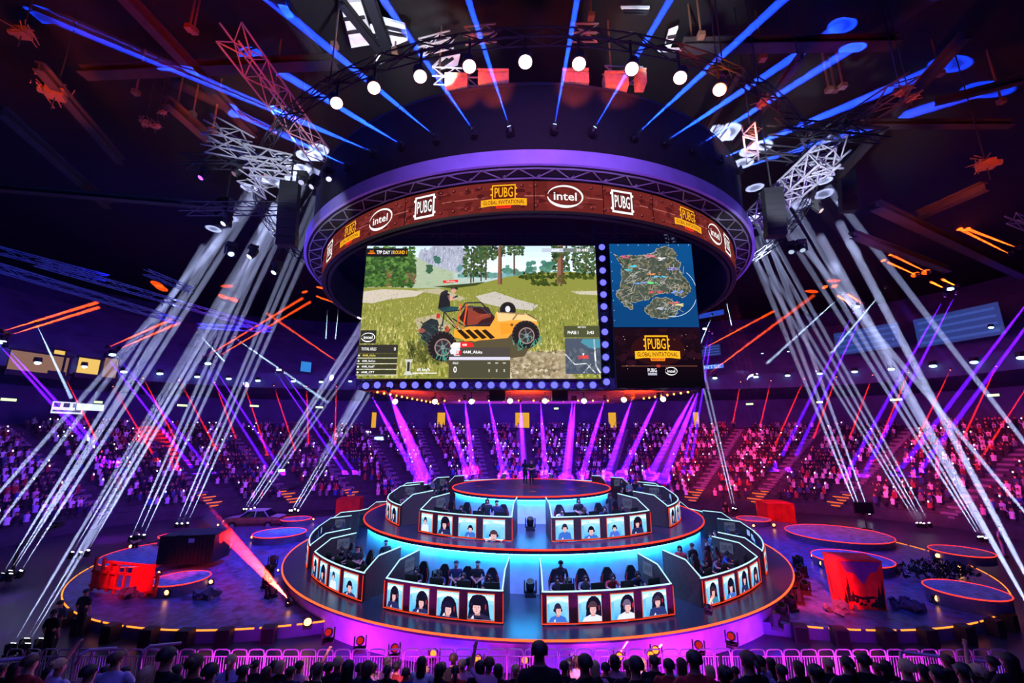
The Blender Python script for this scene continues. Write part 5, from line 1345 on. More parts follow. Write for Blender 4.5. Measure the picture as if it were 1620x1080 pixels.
def hair_mesh(kind, h):
    b = MB(); c = h+Vector((0, .018, .035))
    vs = []; n = 14; mrings = 6
    for j in range(mrings+1):
        ph = PI*.56*j/mrings
        for k in range(n):
            t = 2*PI*k/n; front = max(0, -math.sin(t))
            p_ = min(ph, PI*.56*(1-.42*front)); dr = 1+.05*math.sin(k*3.3+j)
            if kind == 'long' and j == mrings and math.sin(t) > -.25: z = -.24; rr = .1
            elif kind == 'bob' and j == mrings and math.sin(t) > -.3: z = -.11; rr = .105
            else: z = .105*math.cos(p_); rr = .108*math.sin(p_)*dr
            vs.append(c+Vector((rr*math.cos(t), rr*1.08*math.sin(t), z)))
    fs = [(j*n+k, (j+1)*n+k, (j+1)*n+(k+1) % n, j*n+(k+1) % n) for j in range(mrings) for k in range(n)]
    b.add(vs, fs)
    if kind == 'bun': b.ball(c+Vector((0, .1, .06)), .045, 8, 6)
    if kind == 'tail': b.tube([c+Vector((0, .1, .03)), c+Vector((0, .16, -.04)), c+Vector((0, .15, -.18)), c+Vector((0, .12, -.28))], .03, 6)
    if kind == 'cap':
        b.ball(c+Vector((0, 0, .0)), (.112, .118, .1), 12, 6, zmin=.0); b.box(c+Vector((0, -.15, .01)), (.15, .12, .015))
    return b
HM = {}
def person(kind, loc, rz, shirt, label, group=None, hair='short', hairm=None, skin=None, trousers=None, headset=False, s=1.0, cat='person', name='person'):
    me, h = get_pose(kind)
    o = bpy.data.objects.new(name, me); COL.objects.link(o); o.location = loc; o.rotation_euler = (0, 0, rz); o.scale = (s, s, s)
    tag(o, label, cat, group)
    for i, m in ((0, skin), (1, CL[shirt] if isinstance(shirt, str) else shirt), (2, trousers)):
        if m: o.material_slots[i].link = 'OBJECT'; o.material_slots[i].material = m
    key = (kind if kind in ('play',) or kind.startswith('stand') else 'sit', hair)
    if key not in HM:
        q = hair_mesh(hair, h).build('hair', M_HAIR, None, True); HM[key] = q.data; bpy.data.objects.remove(q)
    q = bpy.data.objects.new('hair', HM[key]); COL.objects.link(q); q.parent = o
    if hairm: q.material_slots[0].link = 'OBJECT'; q.material_slots[0].material = hairm
    if headset:
        k2 = ('hs', key[0])
        if k2 not in HM:
            b = MB(); c = h+Vector((0, .0, .0))
            b.tube([c+Vector((.11*math.cos(PI*t/10), .0, .02+.135*math.sin(PI*t/10))) for t in range(11)], .014, 6)
            for sx in (-1, 1): b.cyl(c+Vector((sx*.085, 0, -.01)), c+Vector((sx*.125, 0, -.01)), .045, .04, 10)
            b.bar(c+Vector((.1, -.03, -.04)), c+Vector((.04, -.12, -.07)), .01)
            q = b.build('headset', M_BLACK); HM[k2] = q.data; bpy.data.objects.remove(q)
        q = bpy.data.objects.new('headset', HM[k2]); COL.objects.link(q); q.parent = o
    return o
# ---------------------------------------------------------------- players, chairs, monitors in the booths
def chair_proto():
    e = empty('gaming_chair', (0, 0, 0))
    m = MB(); m.box((0, 0, .46), (.52, .5, .1)); m.box((-.24, 0, .52), (.07, .46, .08)); m.box((.24, 0, .52), (.07, .46, .08)); m.build('seat', M_BLACK, e)
    m = MB(); prof = [(-.2, .5), (-.3, .75), (-.31, 1.0), (-.24, 1.2), (-.17, 1.34), (-.1, 1.42), (.1, 1.42), (.17, 1.34), (.24, 1.2), (.31, 1.0), (.3, .75), (.2, .5)]
    A = [(x, .24+(z-.5)*.12, z) for x, z in prof]; B = [(x*.92, .34+(z-.5)*.12, z) for x, z in prof]; k = len(A)
    m.add(A+B, [tuple(range(k))[::-1], tuple(range(k, 2*k))]+[(i, (i+1) % k, k+(i+1) % k, k+i) for i in range(k)]); bk = m.build('backrest', M_BLACK, e)
    m = MB()
    for s in (-1, 1): m.tube([(s*.26, .2, .62), (s*.275, .26, .9), (s*.2, .3, 1.2)], .022, 5)
    m.build('red_trim', mat('chair_red', 'b01c2c', .5), bk)
    for s in (-1, 1):
        m = MB(); m.bar((s*.31, -.15, .7), (s*.31, .15, .7), .06, .03); m.bar((s*.31, 0, .5), (s*.31, 0, .7), .04); m.build('armrest', M_DSTEEL, e)
    m = MB(); m.cyl((0, 0, .08), (0, 0, .42), .03, None, 8)
    for a in range(5): m.bar((0, 0, .09), (.3*math.cos(a*1.257), .3*math.sin(a*1.257), .06), .04)
    m.build('base', M_DSTEEL, e); return e
def monitor_proto():
    e = empty('computer_monitor', (0, 0, 0))
    m = MB(); m.box((0, 0, .3), (.56, .035, .33)); m.build('casing', M_BLACK, e)
    m = MB(); m.box((0, .019, .3), (.53, .004, .3)); m.build('display', glow('pc_screen', '80a8e0', 1.2), e)
    m = MB(); m.bar((0, -.01, .02), (0, -.01, .2), .05); m.box((0, 0, .01), (.26, .18, .02)); m.build('stand', M_BLACK, e); return e
CHAIR = chair_proto(); MONI = monitor_proto()
used = [0, 0]
SH = {'FL': ['black', 'navy', 'navy', 'black'], 'FR': ['grey', 'grey', 'red', 'navy'], 'SL': ['black']*4, 'SR': ['navy', 'black', 'grey', 'blue'], 'SL2': ['black']*4, 'SR2': ['grey', 'black', 'black', 'black'],
      'UFL': ['black', 'black', 'grey', 'black'], 'UFR': ['white', 'black', 'navy', 'navy'], 'USL': ['grey', 'black', 'black', 'black'], 'USR': ['navy', 'black', 'grey', 'black']}
WHO = {'FL': 'lower car-side aisle booth', 'FR': 'lower crate-side aisle booth', 'SL': 'lower booth facing the car', 'SR': 'lower booth facing the draped block', 'SL2': 'lower outer car-side booth', 'SR2': 'lower outer crate-side booth',
       'UFL': 'upper car-side aisle booth', 'UFR': 'upper crate-side aisle booth', 'USL': 'upper booth facing the car', 'USR': 'upper booth facing the red crate'}
HR = ['short', 'short', 'cap', 'bob', 'short', 'bun', 'short']
kk = 0
for kname, r, z0, a0, a1, lb, sp_ in BOOTHS:
    if kname not in WHO: continue
    for i in range(4):
        a = a0+(a1-a0)*(.14+.235*i); kk += 1
        rp = r-1.28; p = pol(rp, a, z0); rz = math.atan2(math.sin(R(a)), math.cos(R(a)))
        face = rz
        st = ['first seat', 'second seat', 'third seat', 'last seat'][i]
        person('play', p, face, SH[kname][i], 'headset-wearing player in %s, %s, %s' % (SH[kname][i], WHO[kname], st), 'players in the booths', HR[kk % 7], M_HAIR if kk % 3 else M_HAIRB, M_SKIN if kk % 4 else M_SKIN2, None, True, 1.0)
        q = pol(rp+.02, a, z0)
        o = CHAIR if not used[0] else dup(CHAIR, q, face); used[0] = 1
        o.location = q; o.rotation_euler = (0, 0, face)
        tag(o, 'black red-trimmed gaming chair in the %s, %s' % (WHO[kname], st), 'chair', 'gaming chairs in the booths')
        q = pol(r-.42, a+1.2, z0+.78)
        o = MONI if not used[1] else dup(MONI, q, face+.1); used[1] = 1
        o.location = q; o.rotation_euler = (0, 0, face+.1)
        tag(o, 'thin black monitor on desk of %s, %s' % (WHO[kname], st), 'monitor', 'monitors in the booths')
# standing staff: (u of head, v of head top, floor z, radius from axis, pose, shirt, trousers, facing, label)
def standing(u, v, z0, kind, shirt, label, rz=0, trousers=None, hair='short', group='standing staff on the stage', s=1.0, hairm=None):
    """stand on z0 so that the head top is seen at u, v"""
    p = atz(u, v+0, z0+1.75*s); p = Vector((p.x, p.y, z0))
    return person(kind, p, rz, shirt, label, group, hair, hairm, None, trousers, False, s)
standing(722, 886, ZL, 'standfold', 'navy', 'standing person in navy polo behind the third player of the lower car-side booth', .1)
standing(756, 886, ZL, 'standfold', 'black', 'standing person in black polo with clasped hands in the lower car-side booth', -.1)
standing(887, 885, ZL, 'stand', 'black', 'standing person in black top and khaki trousers seen from behind in the lower crate-side booth', PI-.2, M_KHAKI, 'bun')
standing(611, 853, ZL, 'standfold', 'black', 'person in black shirt standing by the cyan wall behind the lower booths, car side', .6)
standing(1075, 862, ZL, 'stand', 'red', 'person lit red standing by the cyan wall, crate side', -.3, None, 'long')
standing(1094, 858, ZL, 'stand', 'black', 'person in dark shirt and blue jeans standing inside the booth turned toward the draped block', PI+.4, CL['navy'])
standing(567, 862, ZL, 'standfold', 'black', 'person in black standing behind the booth turned toward the car', .8)
standing(771, 788, ZM, 'stand', 'black', 'person with long hair standing in the upper car-side booth', .1, None, 'long')
standing(786, 790, ZM, 'stand', 'navy', 'person in navy shirt standing by the aisle in the upper car-side booth', -.1)
standing(915, 787, ZM, 'standfold', 'black', 'person with dark hair standing in the upper crate-side booth', .2, None, 'long')
standing(966, 779, ZM, 'stand', 'black', 'person in black standing at the edge of the top disc, crate side', PI-.6)
for i, (u, v, lb) in enumerate(((678, 760, 'car side, outermost'), (684, 757, 'car side, second'), (692, 760, 'car side, third'), (706, 758, 'car side, beside the top disc'), (984, 757, 'crate side, beside the top disc'), (995, 760, 'crate side, second'), (1004, 758, 'crate side, third'), (1012, 763, 'crate side, outermost'))):
    standing(u, v, ZM, ['stand', 'standfold'][i % 2], ['black', 'grey', 'black', 'navy'][i % 4], 'dark-clothed person standing on the middle disc, '+lb, random.uniform(-2, 2), None, ['short', 'bob', 'long'][i % 3], 'people standing at the back of the middle disc')
for i, (u, v, lb) in enumerate(((1117, 852, 'closest to the cyan wall'), (1124, 842, 'in the middle'), (1131, 838, 'outermost'))):
    standing(u, v, ZL, 'stand', ['black', 'navy', 'black'][i], 'person in dark blue light behind the turned crate-side booth, '+lb, random.uniform(-2, 2), None, 'short')
person('stand', (CX-.35, CY+1.2, ZT), 2.6, 'black', 'presenter in black standing on the top disc, facing away', 'presenters on the top disc', 'long')
person('standfold', (CX+.1, CY+.9, ZT), -.3, 'black', 'presenter in black suit standing on the top disc, facing the near audience', 'presenters on the top disc')
# crew round the floor
for u, v, z0, kd, sh, rz, lb in ((218, 838, .1, 'standfold', 'black', .4, 'camera operator in black standing behind the red lattice wall'), (138, 930, 0, 'stand', 'black', PI, 'tall dark figure standing before the car side stage edge'), (88, 962, 0, 'stand', 'black', PI, 'dark figure standing by the barriers at the frame edge'), (97, 948, 0, 'standfold', 'navy', PI, 'dim figure beside the one at the barriers, car side'),
                                  (1147, 792, .1, 'stand', 'black', 0, 'dark figure standing behind the booths near the large red crate')):
    standing(u, v, z0, kd, sh, lb, rz, None, 'short', None)
# drummer-like figure in violet light
p = atz(1590, 880, .1); person('stand', (p.x, p.y, 0), .5, 'white', 'person in white lit violet standing beyond the bush on the crate side', None, 'cap', None, None, CL['lilac'], False, 1.15)
# ---------------------------------------------------------------- front audience
def step_y(k): return 14.0-.9*k
def step_z(k): return .12+.41*k
m = MB()
for k in range(9):
    m.box((.2, step_y(k), step_z(k)/2-.1), (44, .9, step_z(k)+.2))
struct(m.build('floor_step', M_TERR))
HEADS = []
S0 = [(20, 230, 60, 'black'), (110, 200, 60, 'black'), (195, 215, 80, 'red'), (380, 190, 80, 'lilac'), (560, 230, 130, 'blue'), (710, 205, 80, 'lilac'), (780, 225, 60, 'black'), (910, 220, 90, 'lilac'), (1020, 230, 110, 'black'), (1090, 250, 60, 'red'), (1190, 235, 100, 'black'), (1295, 205, 100, 'black'), (1400, 300, 60, 'lilac'), (1490, 235, 70, 'black'), (300, 300, 60, 'black'), (640, 320, 60, 'black')]
S1 = [(15, 240, 50, 'black'), (90, 225, 60, 'black'), (135, 240, 40, 'pink'), (170, 215, 60, 'black'), (235, 250, 55, 'navy'), (290, 225, 50, 'pink'), (400, 235, 80, 'black'), (520, 220, 60, 'black'), (585, 255, 70, 'black'), (660, 250, 60, 'lilac'), (740, 220, 40, 'pink'), (820, 235, 50, 'pink'), (880, 220, 50, 'red'), (935, 250, 60, 'blue'), (1035, 200, 60, 'white'), (1055, 260, 50, 'black'), (1155, 230, 50, 'black'), (1225, 200, 50, 'black'), (1280, 220, 50, 'pink'), (1325, 225, 50, 'white'), (1235, 275, 55, 'red'), (1385, 275, 60, 'black'), (1440, 230, 55, 'pink'), (460, 290, 60, 'black'), (700, 300, 70, 'navy'), (820, 300, 60, 'black'), (1140, 310, 60, 'black'), (1500, 300, 60, 'black')]
S2 = [(385, 250, 45, 'pink'), (440, 250, 50, 'lilac'), (480, 290, 90, 'black'), (545, 240, 60, 'pink'), (610, 300, 60, 'black'), (665, 250, 60, 'pink'), (750, 250, 70, 'black'), (790, 280, 90, 'black'), (830, 270, 50, 'white'), (910, 280, 60, 'black'), (1000, 290, 80, 'red'), (1070, 270, 60, 'lilac'), (1150, 275, 90, 'red'), (1245, 285, 60, 'black'), (1330, 290, 90, 'black'), (1400, 300, 50, 'red'), (1480, 280, 100, 'black'), (1550, 270, 60, 'lilac'), (360, 300, 60, 'black'), (60, 300, 60, 'black')]
S3 = [(20, 290, 60, 'lilac'), (75, 270, 50, 'black'), (135, 285, 80, 'black'), (240, 290, 60, 'black'), (345, 300, 90, 'black'), (430, 290, 60, 'black'), (545, 290, 80, 'black'), (650, 280, 80, 'black'), (720, 270, 60, 'red'), (780, 290, 60, 'black'), (900, 260, 90, 'black'), (1000, 300, 60, 'red'), (1080, 260, 110, 'black'), (1160, 300, 60, 'black'), (1240, 260, 90, 'black'), (1340, 320, 90, 'red'), (1440, 310, 60, 'black'), (1540, 320, 70, 'black')]
for off, S in ((0, S0), (400, S1), (800, S2), (1200, S3)):
    for x, y, sz, sh in S: HEADS.append((off+x/3.857, 990+y/3.857, sz/3.857, sh))
def hair_for(i): return ['short', 'long', 'short', 'bob', 'bun', 'short', 'tail', 'cap'][i % 8]
LM = [(110, 'near the frame corner on the car side'), (215, 'between the two dark curved rails'), (300, 'under the first curved pale handrail'), (400, 'before the car side stage'), (480, 'before the gap beside the round stage'), (560, 'before the dull red lamp by the disc'), (640, 'before the lower car-side booth'), (720, 'below the screens of the lower car-side booth'), (800, 'just before the aisle, car side'), (900, 'just before the aisle, crate side'), (980, 'below the lower crate-side booth'), (1060, 'before the short red beams'),
      (1140, 'below the booth turned toward the draped block'), (1220, 'before the gap at the crate side stage'), (1300, 'before the brightly lit violet barriers'), (1380, 'before the red draped block'), (1460, 'under the curved handrail, crate side'), (1540, 'before the podium with the dark bush'), (1700, 'near the frame corner on the crate side')]
cnt = {}
for i, (u, v, sz, sh) in enumerate(sorted(HEADS)):
    # choose the step whose seated head falls on this picture row; row chosen by apparent size
    want = 6.8 if sz > 22 else (8.6 if sz > 17 else (10.4 if sz > 14 else 12.4))
    k = max(0, min(8, round((14.0-want)/.9)))
    r = ray(u, v); y = step_y(k)+random.uniform(-.1, .1); P0 = aty(u, v, y)
    zf = step_z(k); up = P0.z-1.3-zf
    z = zf+max(-.05, min(.25, up))
    kd = 'phone' if i % 19 == 4 else 'sit'
    w = [t for q, t in LM if u < q][0]; hr = hair_for(i); cnt[w] = cnt.get(w, 0)+1
    hm = [M_HAIR, M_HAIR, M_HAIRB, M_HAIR, M_HAIRL][i % 5]
    desc = {'sit': 'seated', 'phone': 'hand raised', 'cheer': 'with both arms raised'}[kd]
    hd = {'short': 'short', 'long': 'long', 'bob': 'chin-length', 'bun': 'tied-up', 'tail': 'ponytail', 'cap': 'capped'}[hr]
    o = person(kd, (P0.x, y, max(zf, z)), PI+random.uniform(-.35, .35), sh, '%s-haired spectator in %s, %s, %s, %s' % (hd, sh, desc, w, ORD[cnt[w]-1]), 'spectators in the front audience', hr, hm, M_SKIN if i % 3 else M_SKIN2, None, False, random.uniform(.92, 1.1), 'person', 'spectator')
# the tall standing figure at the middle
P0 = aty(853, 1012, 6.6)
person('standfold', (P0.x, 6.6, P0.z-1.74*1.12), PI, 'black', 'broad person in black standing among the audience just before the aisle, seen from behind', None, 'short', M_HAIR, None, None, False, 1.12)
# seats of the front audience
proto = None; ns = 0
for k in range(1, 9):
    for j in range(-26, 28):
        x = j*.6+.3; q = px((x, step_y(k)+.1, step_z(k)+.75))
        if not (-20 < q[0] < 1640 and q[1] < 1100): continue
        ns += 1
        if proto is None:
            proto = empty('folding_seat', (x, step_y(k), step_z(k)))
            m = MB(); m.box((0, .0, .43), (.48, .42, .06)); m.build('seat', cloth('seat', '1c1c2c'), proto)
            m = MB(); m.box((0, -.26, .68), (.48, .05, .5)); m.build('backrest', cloth('seat', '1c1c2c'), proto)
            m = MB(); m.bar((-.24, 0, 0), (-.24, 0, .6), .04); m.bar((.24, 0, 0), (.24, 0, .6), .04); m.build('support', M_DSTEEL, proto); o = proto
        else: o = dup(proto, (x, step_y(k), step_z(k)))
        tag(o, 'dark folding seat in the front stand among the seated audience', 'chair', 'folding seats of the front stand')
# ---------------------------------------------------------------- the crowd in the bowl
def lowman(n=6, arms=0):
    R_ = [(.0, .19, .15, .0), (.22, .17, .12, .0), (.48, .23, .12, .02), (.56, .07, .07, .0), (.62, .075, .085, -.01), (.74, .09, .1, -.01), (.83, .05, .06, 0)]
    vs = [];
    for z, rx, ry, dy in R_:
        for k in range(n):
            t = 2*PI*k/n; vs.append((rx*math.cos(t), dy+ry*math.sin(t), z))
    fs = [(j*n+k, j*n+(k+1) % n, (j+1)*n+(k+1) % n, (j+1)*n+k) for j in range(len(R_)-1) for k in range(n)]+[tuple(range(6*n, 7*n))]
    part_of = [1]*n*3+[0]*n*2+[2]*n+[2]
    part_of = [1]*(n*2)+[1]*n+[0]*n+[0]*n+[2]*n+[2]
    for s in ((-1, 1) if arms else ()):
        o = len(vs)
        A = [(s*.22, 0, .46), (s*.3, -.12, .62), (s*.26, -.16, .86)]
        for c in A:
            for d in ((.04, 0, 0), (0, .04, 0), (-.04, 0, 0), (0, -.04, 0)): vs.append((c[0]+d[0], c[1]+d[1], c[2]))
        for j in range(2):
            for k in range(4): fs.append((o+j*4+k, o+j*4+(k+1) % 4, o+(j+1)*4+(k+1) % 4, o+(j+1)*4+k)); part_of.append(1 if j == 0 else 0)
        fs.append((o+8, o+9, o+10, o+11)); part_of.append(0)
    return vs, fs, part_of
SEATS = []
random.seed(11)
for k in range(NROW):
    a = 60.0
    while a < 300:
        x, y = bowl(.9*k+.5, a); rr = math.hypot(x-CX, y-CY); a += math.degrees(.62/rr)*1.0
        q = px((x, y, 1.9+.45*k))
        if y < 6 or not (-30 < q[0] < 1650 and 560 < q[1] < 1000): continue
        if any(abs(((a-s_+180) % 360)-180) < math.degrees(.95/rr) for s_ in STAIRS): continue
        if k < 3 and 95 < a < 265 and min(abs(a-s_) for s_ in STAIRS) < 2.2: continue
        if random.random() < .1: continue
        x += random.uniform(-.08, .08); SEATS.append((math.hypot(x, y), x, y, 1+.45*k, a, q))
SEATS.sort()
FV = []
for j in range(8):
    vs, fs, po = lowman(8, j % 3 == 1)
    c_ = [['black', 'white', 'navy', 'grey', 'red', 'pink', 'lilac', 'blue'][j], ['hair_dark', 'hair_brown', 'hair_fair'][j % 3]]
    b = MB()
    for f, p_ in zip(fs, po): b.f.append(list(f)); b.m.append(p_); b.c.append(None)
    b.v = vs
    o = b.build('spectator', [M_SKIN, CL[c_[0]], MATS[c_[1]]]); FV.append((o.data, c_[0])); bpy.data.objects.remove(o)
front = []; rest = []
for s_ in SEATS:
    vis = 5 < s_[5][0] < 1615 and 600 < s_[5][1] < 900
    (front if vis and len(front) < 210 else rest).append(s_)
for i, (d, x, y, z, a, q) in enumerate(front):
    me, cn = FV[random.choice([0, 0, 1, 2, 3, 4, 5, 6, 7, 1])]
    o = bpy.data.objects.new('spectator', me); COL.objects.link(o); o.location = (x, y, z+.42); o.rotation_euler = (0, 0, math.atan2(CY-y, CX-x)+PI/2+random.uniform(-.3, .3))
    side = 'on the car side' if x < 0 else 'on the crate side'; lv = 'lowest rows' if z < 2.4 else ('middle rows' if z < 5.2 else 'upper rows')
    lb = 'small %s-topped spectator seated in the %s of the distant bowl %s' % (cn, lv, side)
    tag(o, lb, 'person', lb+' group')
VS, FS, PO = lowman(5, 0); VA, FA, PA = lowman(5, 1)
nV = []; nF = []; nC = []
shirts = [lin(c) for c in ('121218', '1a1c30', '24242c', '14141a', 'e0dce8', 'c8c0d0', '6c6c78', '8c2c34', '2c4070', 'd8c8d0', '3c2c38', '181820')]
skins = [lin(c) for c in ('c89078', 'b07c64', '8c5c48')]; hairs = [lin(c) for c in ('14100e', '2c1c14', '6c4c30')]
for d, x, y, z, a, q in rest:
    vs, fs, po = (VS, FS, PO) if random.random() < .7 else (VA, FA, PA)
    th = math.atan2(CY-y, CX-x)+PI/2+random.uniform(-.3, .3); c_, s_ = math.cos(th), math.sin(th); sc = random.uniform(.92, 1.08); o0 = len(nV)
    nV.extend([(x+(p[0]*c_-p[1]*s_)*sc, y+(p[0]*s_+p[1]*c_)*sc, z+.42+p[2]*sc) for p in vs])
    cols = [random.choice(skins), random.choice(shirts), random.choice(hairs)]
    nF.extend([[o0+i for i in f] for f in fs]); nC.extend([cols[p] for p in po])
b = MB(); b.v = nV; b.f = nF; b.m = [0]*len(nF); b.c = nC
o = b.build('crowd', mat('crowd_colours', '808080', .8, attr='base')); tag(o, 'dense crowd of spectators filling the far rows of the seating bowl', 'crowd', None, 'stuff')
b = MB()
for d, x, y, z, a, q in random.sample(rest, min(240, len(rest))):
    b.box((x*.992, y-.25, z+1.0), (.09, .03, .13))
o = b.build('phone_screens', glow('phone_glow', 'c8d4ff', 5)); tag(o, 'scatter of tiny glowing phone screens held up in the far crowd', 'phone', None, 'stuff')
# ================================================================ roof steel, hoists and rigging
def P3(u, v, z): return atz(u, v, z)
def beam_truss(a, b_, z, w, label, m_=None, seg=.9, r=.04, z2=None, name='roof_truss', cat='truss'):
    p = P3(*a, z); q = P3(*b_, z2 if z2 else z)
    m = MB(); truss(m, p, q, w, seg, r); o = m.build(name, m_ or M_STEEL); tag(o, label, cat); return p, q
def girder(a, b_, z, w, h, label, m_=None, z2=None):
    p = P3(*a, z); q = P3(*b_, z2 if z2 else z)
    m = MB(); m.bar(p, q, w, .06); m.bar(p+Vector((0, 0, h)), q+Vector((0, 0, h)), w, .06); m.bar(p+Vector((0, 0, h/2)), q+Vector((0, 0, h/2)), .05, h)
    o = m.build('roof_girder', m_ or mat('girder_steel', '2c2628', .7, .1, noise=.25, scale=2)); tag(o, label, 'girder'); return p, q
girder((185, -10), (402, 218), 25.5, .45, .5, 'long red-lit steel girder slanting down toward the ring on the car side')
girder((262, 165), (330, 225), 24.5, .45, .5, 'short orange-lit girder below the long slanting one, car side')
girder((130, 120), (532, 103), 26, .6, .4, 'dusty pale cross beam high on the car side')
girder((1080, 78), (1420, 72), 26, .6, .4, 'dusty pale cross beam high on the crate side')
girder((438, -5), (505, 96), 26.5, .35, .4, 'pale grey strut beside the white roof panels')
girder((1170, 115), (1100, 240), 26, .3, .3, 'dim slanting strut behind the drum, crate side')
girder((1270, 92), (1160, 235), 24.5, .3, .3, 'long dim strut slanting behind the ring, crate side')
girder((1530, 60), (1330, 280), 24.5, .35, .4, 'long dim girder slanting down on the crate side')
girder((1455, 345), (1560, 300), 20, .5, .4, 'orange-lit girder end on the crate side')
girder((1385, 330), (1620, 440), 19, .5, .4, 'long orange-lit girder low on the crate side')
girder((1350, 375), (1500, 430), 18, .4, .3, 'lower parallel orange-lit girder on the crate side')
girder((1620, 130), (1480, 165), 25, .3, .3, 'thin girder near the frame edge, crate side')
girder((1330, 200), (1600, 200), 24, .4, .3, 'faint cross beam on the crate side')
girder((-10, 300), (350, 330), 21, .4, .3, 'faint cross beam on the car side above the blue lattice')
girder((0, 180), (170, 330), 22, .4, .4, 'dark girder near the frame edge on the car side')
girder((60, 110), (190, 260), 24, .4, .4, 'dark slanting girder between the orange-lit hoists, car side')
beam_truss((362, 50), (508, 248), 23.5, .9, 'wide orange-lit lattice truss reaching down to the ring on the car side', None, .8, .04)
beam_truss((325, 195), (395, 232), 21.5, .7, 'violet-lit lattice end on the car side', None, .6, .04)
beam_truss((322, 225), (400, 240), 21, .6, 'small pale lattice under the violet-lit one', None, .6, .035)
beam_truss((385, 245), (462, 262), 20.5, .7, 'white-lit lattice cluster beside the ring on the car side', None, .5, .045)
beam_truss((390, 262), (448, 268), 20, .6, 'lower white-lit lattice beside the ring on the car side', None, .5, .045)
beam_truss((384, 275), (430, 305), 19.5, .6, 'pale zigzag lattice slanting under the white-lit one, car side', None, .6, .035)
beam_truss((290, 255), (470, 258), 21, .5, 'long dim lattice crossing behind the white-lit cluster, car side', M_DSTEEL, .7, .035)
beam_truss((290, 330), (460, 330), 19, .5, 'long violet dim lattice level with the ring rim, car side', M_DSTEEL, .7, .03)
beam_truss((1310, 245), (1190, 352), 20.5, 1.0, 'broad white-lit lattice slanting beside the ring on the crate side', None, .5, .055)
beam_truss((1330, 225), (1215, 330), 21, .8, 'second white-lit lattice beside the broad one, crate side', None, .6, .045)
beam_truss((1290, 262), (1326, 264), 20.3, .5, 'short white-lit lattice stub, crate side', None, .5, .05)
beam_truss((1198, 240), (1260, 245), 22, .5, 'small dark lattice behind the ring rim, crate side', M_DSTEEL)
beam_truss((1450, 128), (1250, 255), 22.5, .7, 'long dim violet lattice slanting on the crate side', M_DSTEEL, .8, .04)
beam_truss((1220, 200), (1400, 215), 21.5, .5, 'dim cross lattice behind the long slanting ones, crate side', M_DSTEEL)
beam_truss((1185, 205), (1190, 250), 21, .5, 'white-lit vertical-looking lattice at the drum edge, crate side', None, .5, .05)
M_BLUE_LIT = mat('blue_lit_steel', '6474a0', .5, .3, noise=.2, scale=4)  # steel tinted blue, so the blue light sits in its colour
beam_truss((-10, 421), (282, 508), 16.5, .4, 'long blue-lit lattice truss sloping across the car side', M_BLUE_LIT, .8, .04)
beam_truss((58, 415), (428, 522), 17.5, .4, 'second long blue-lit lattice truss above the first, car side', M_BLUE_LIT, .8, .035)
beam_truss((-5, 395), (170, 440), 18.5, .4, 'short blue-lit lattice truss highest of three on the car side', M_BLUE_LIT, .8, .035)
beam_truss((230, 430), (305, 460), 18, .35, 'small blue-lit lattice crossing the long ones, car side', M_BLUE_LIT, .8, .03)
beam_truss((312, 515), (420, 522), 17, .35, 'dim blue lattice at the end of the long sloping ones', M_BLUE_LIT, .8, .03)
beam_truss((1600, 345), (1700, 385), 18.5, .4, 'blue-lit lattice at the frame edge, crate side', M_BLUE_LIT)
# the orange-lit hanger rods
M_ROD = mat('hanger_rod', '7c5c48', .4, .3, noise=.1)
RODS = [(307, 8, 44), (313, 14, 48), (222, 114, 146), (285, 144, 166), (311, 150, 180), (345, 158, 206), (440, 98, 140), (437, 172, 208), (533, 40, 72), (1093, 45, 76), (1104, 12, 56), (1201, 55, 92), (1305, 108, 142), (1326, 98, 136), (1318, 125, 142), (1483, 98, 116), (1571, 114, 160), (626, 66, 82), (964, 70, 132), (934, 5, 26), (697, 78, 122)]
for i, (u, v0, v1) in enumerate(RODS):
    z1 = 27.5; p = P3(u, v0, z1)
    # the lower end on the same upright
    lo, hi = 15.0, z1
    for _ in range(20):
        mm = (lo+hi)/2
        if px((p.x, p.y, mm))[1] > v1: lo = mm
        else: hi = mm
    m = MB(); m.cyl((p.x, p.y, lo), (p.x, p.y, 29), .05, None, 6); m.box((p.x, p.y, lo), (.3, .3, .25))
    o = m.build('hanger_rod', M_ROD); tag(o, 'thin upright hanger rod with orange light on it, %s, %s counted inward' % ('car side' if u < 800 else 'crate side', ORD[sum(1 for r_ in RODS[:i] if (r_[0] < 800) == (u < 800))]), 'rod', 'orange-lit hanger rods under the roof')
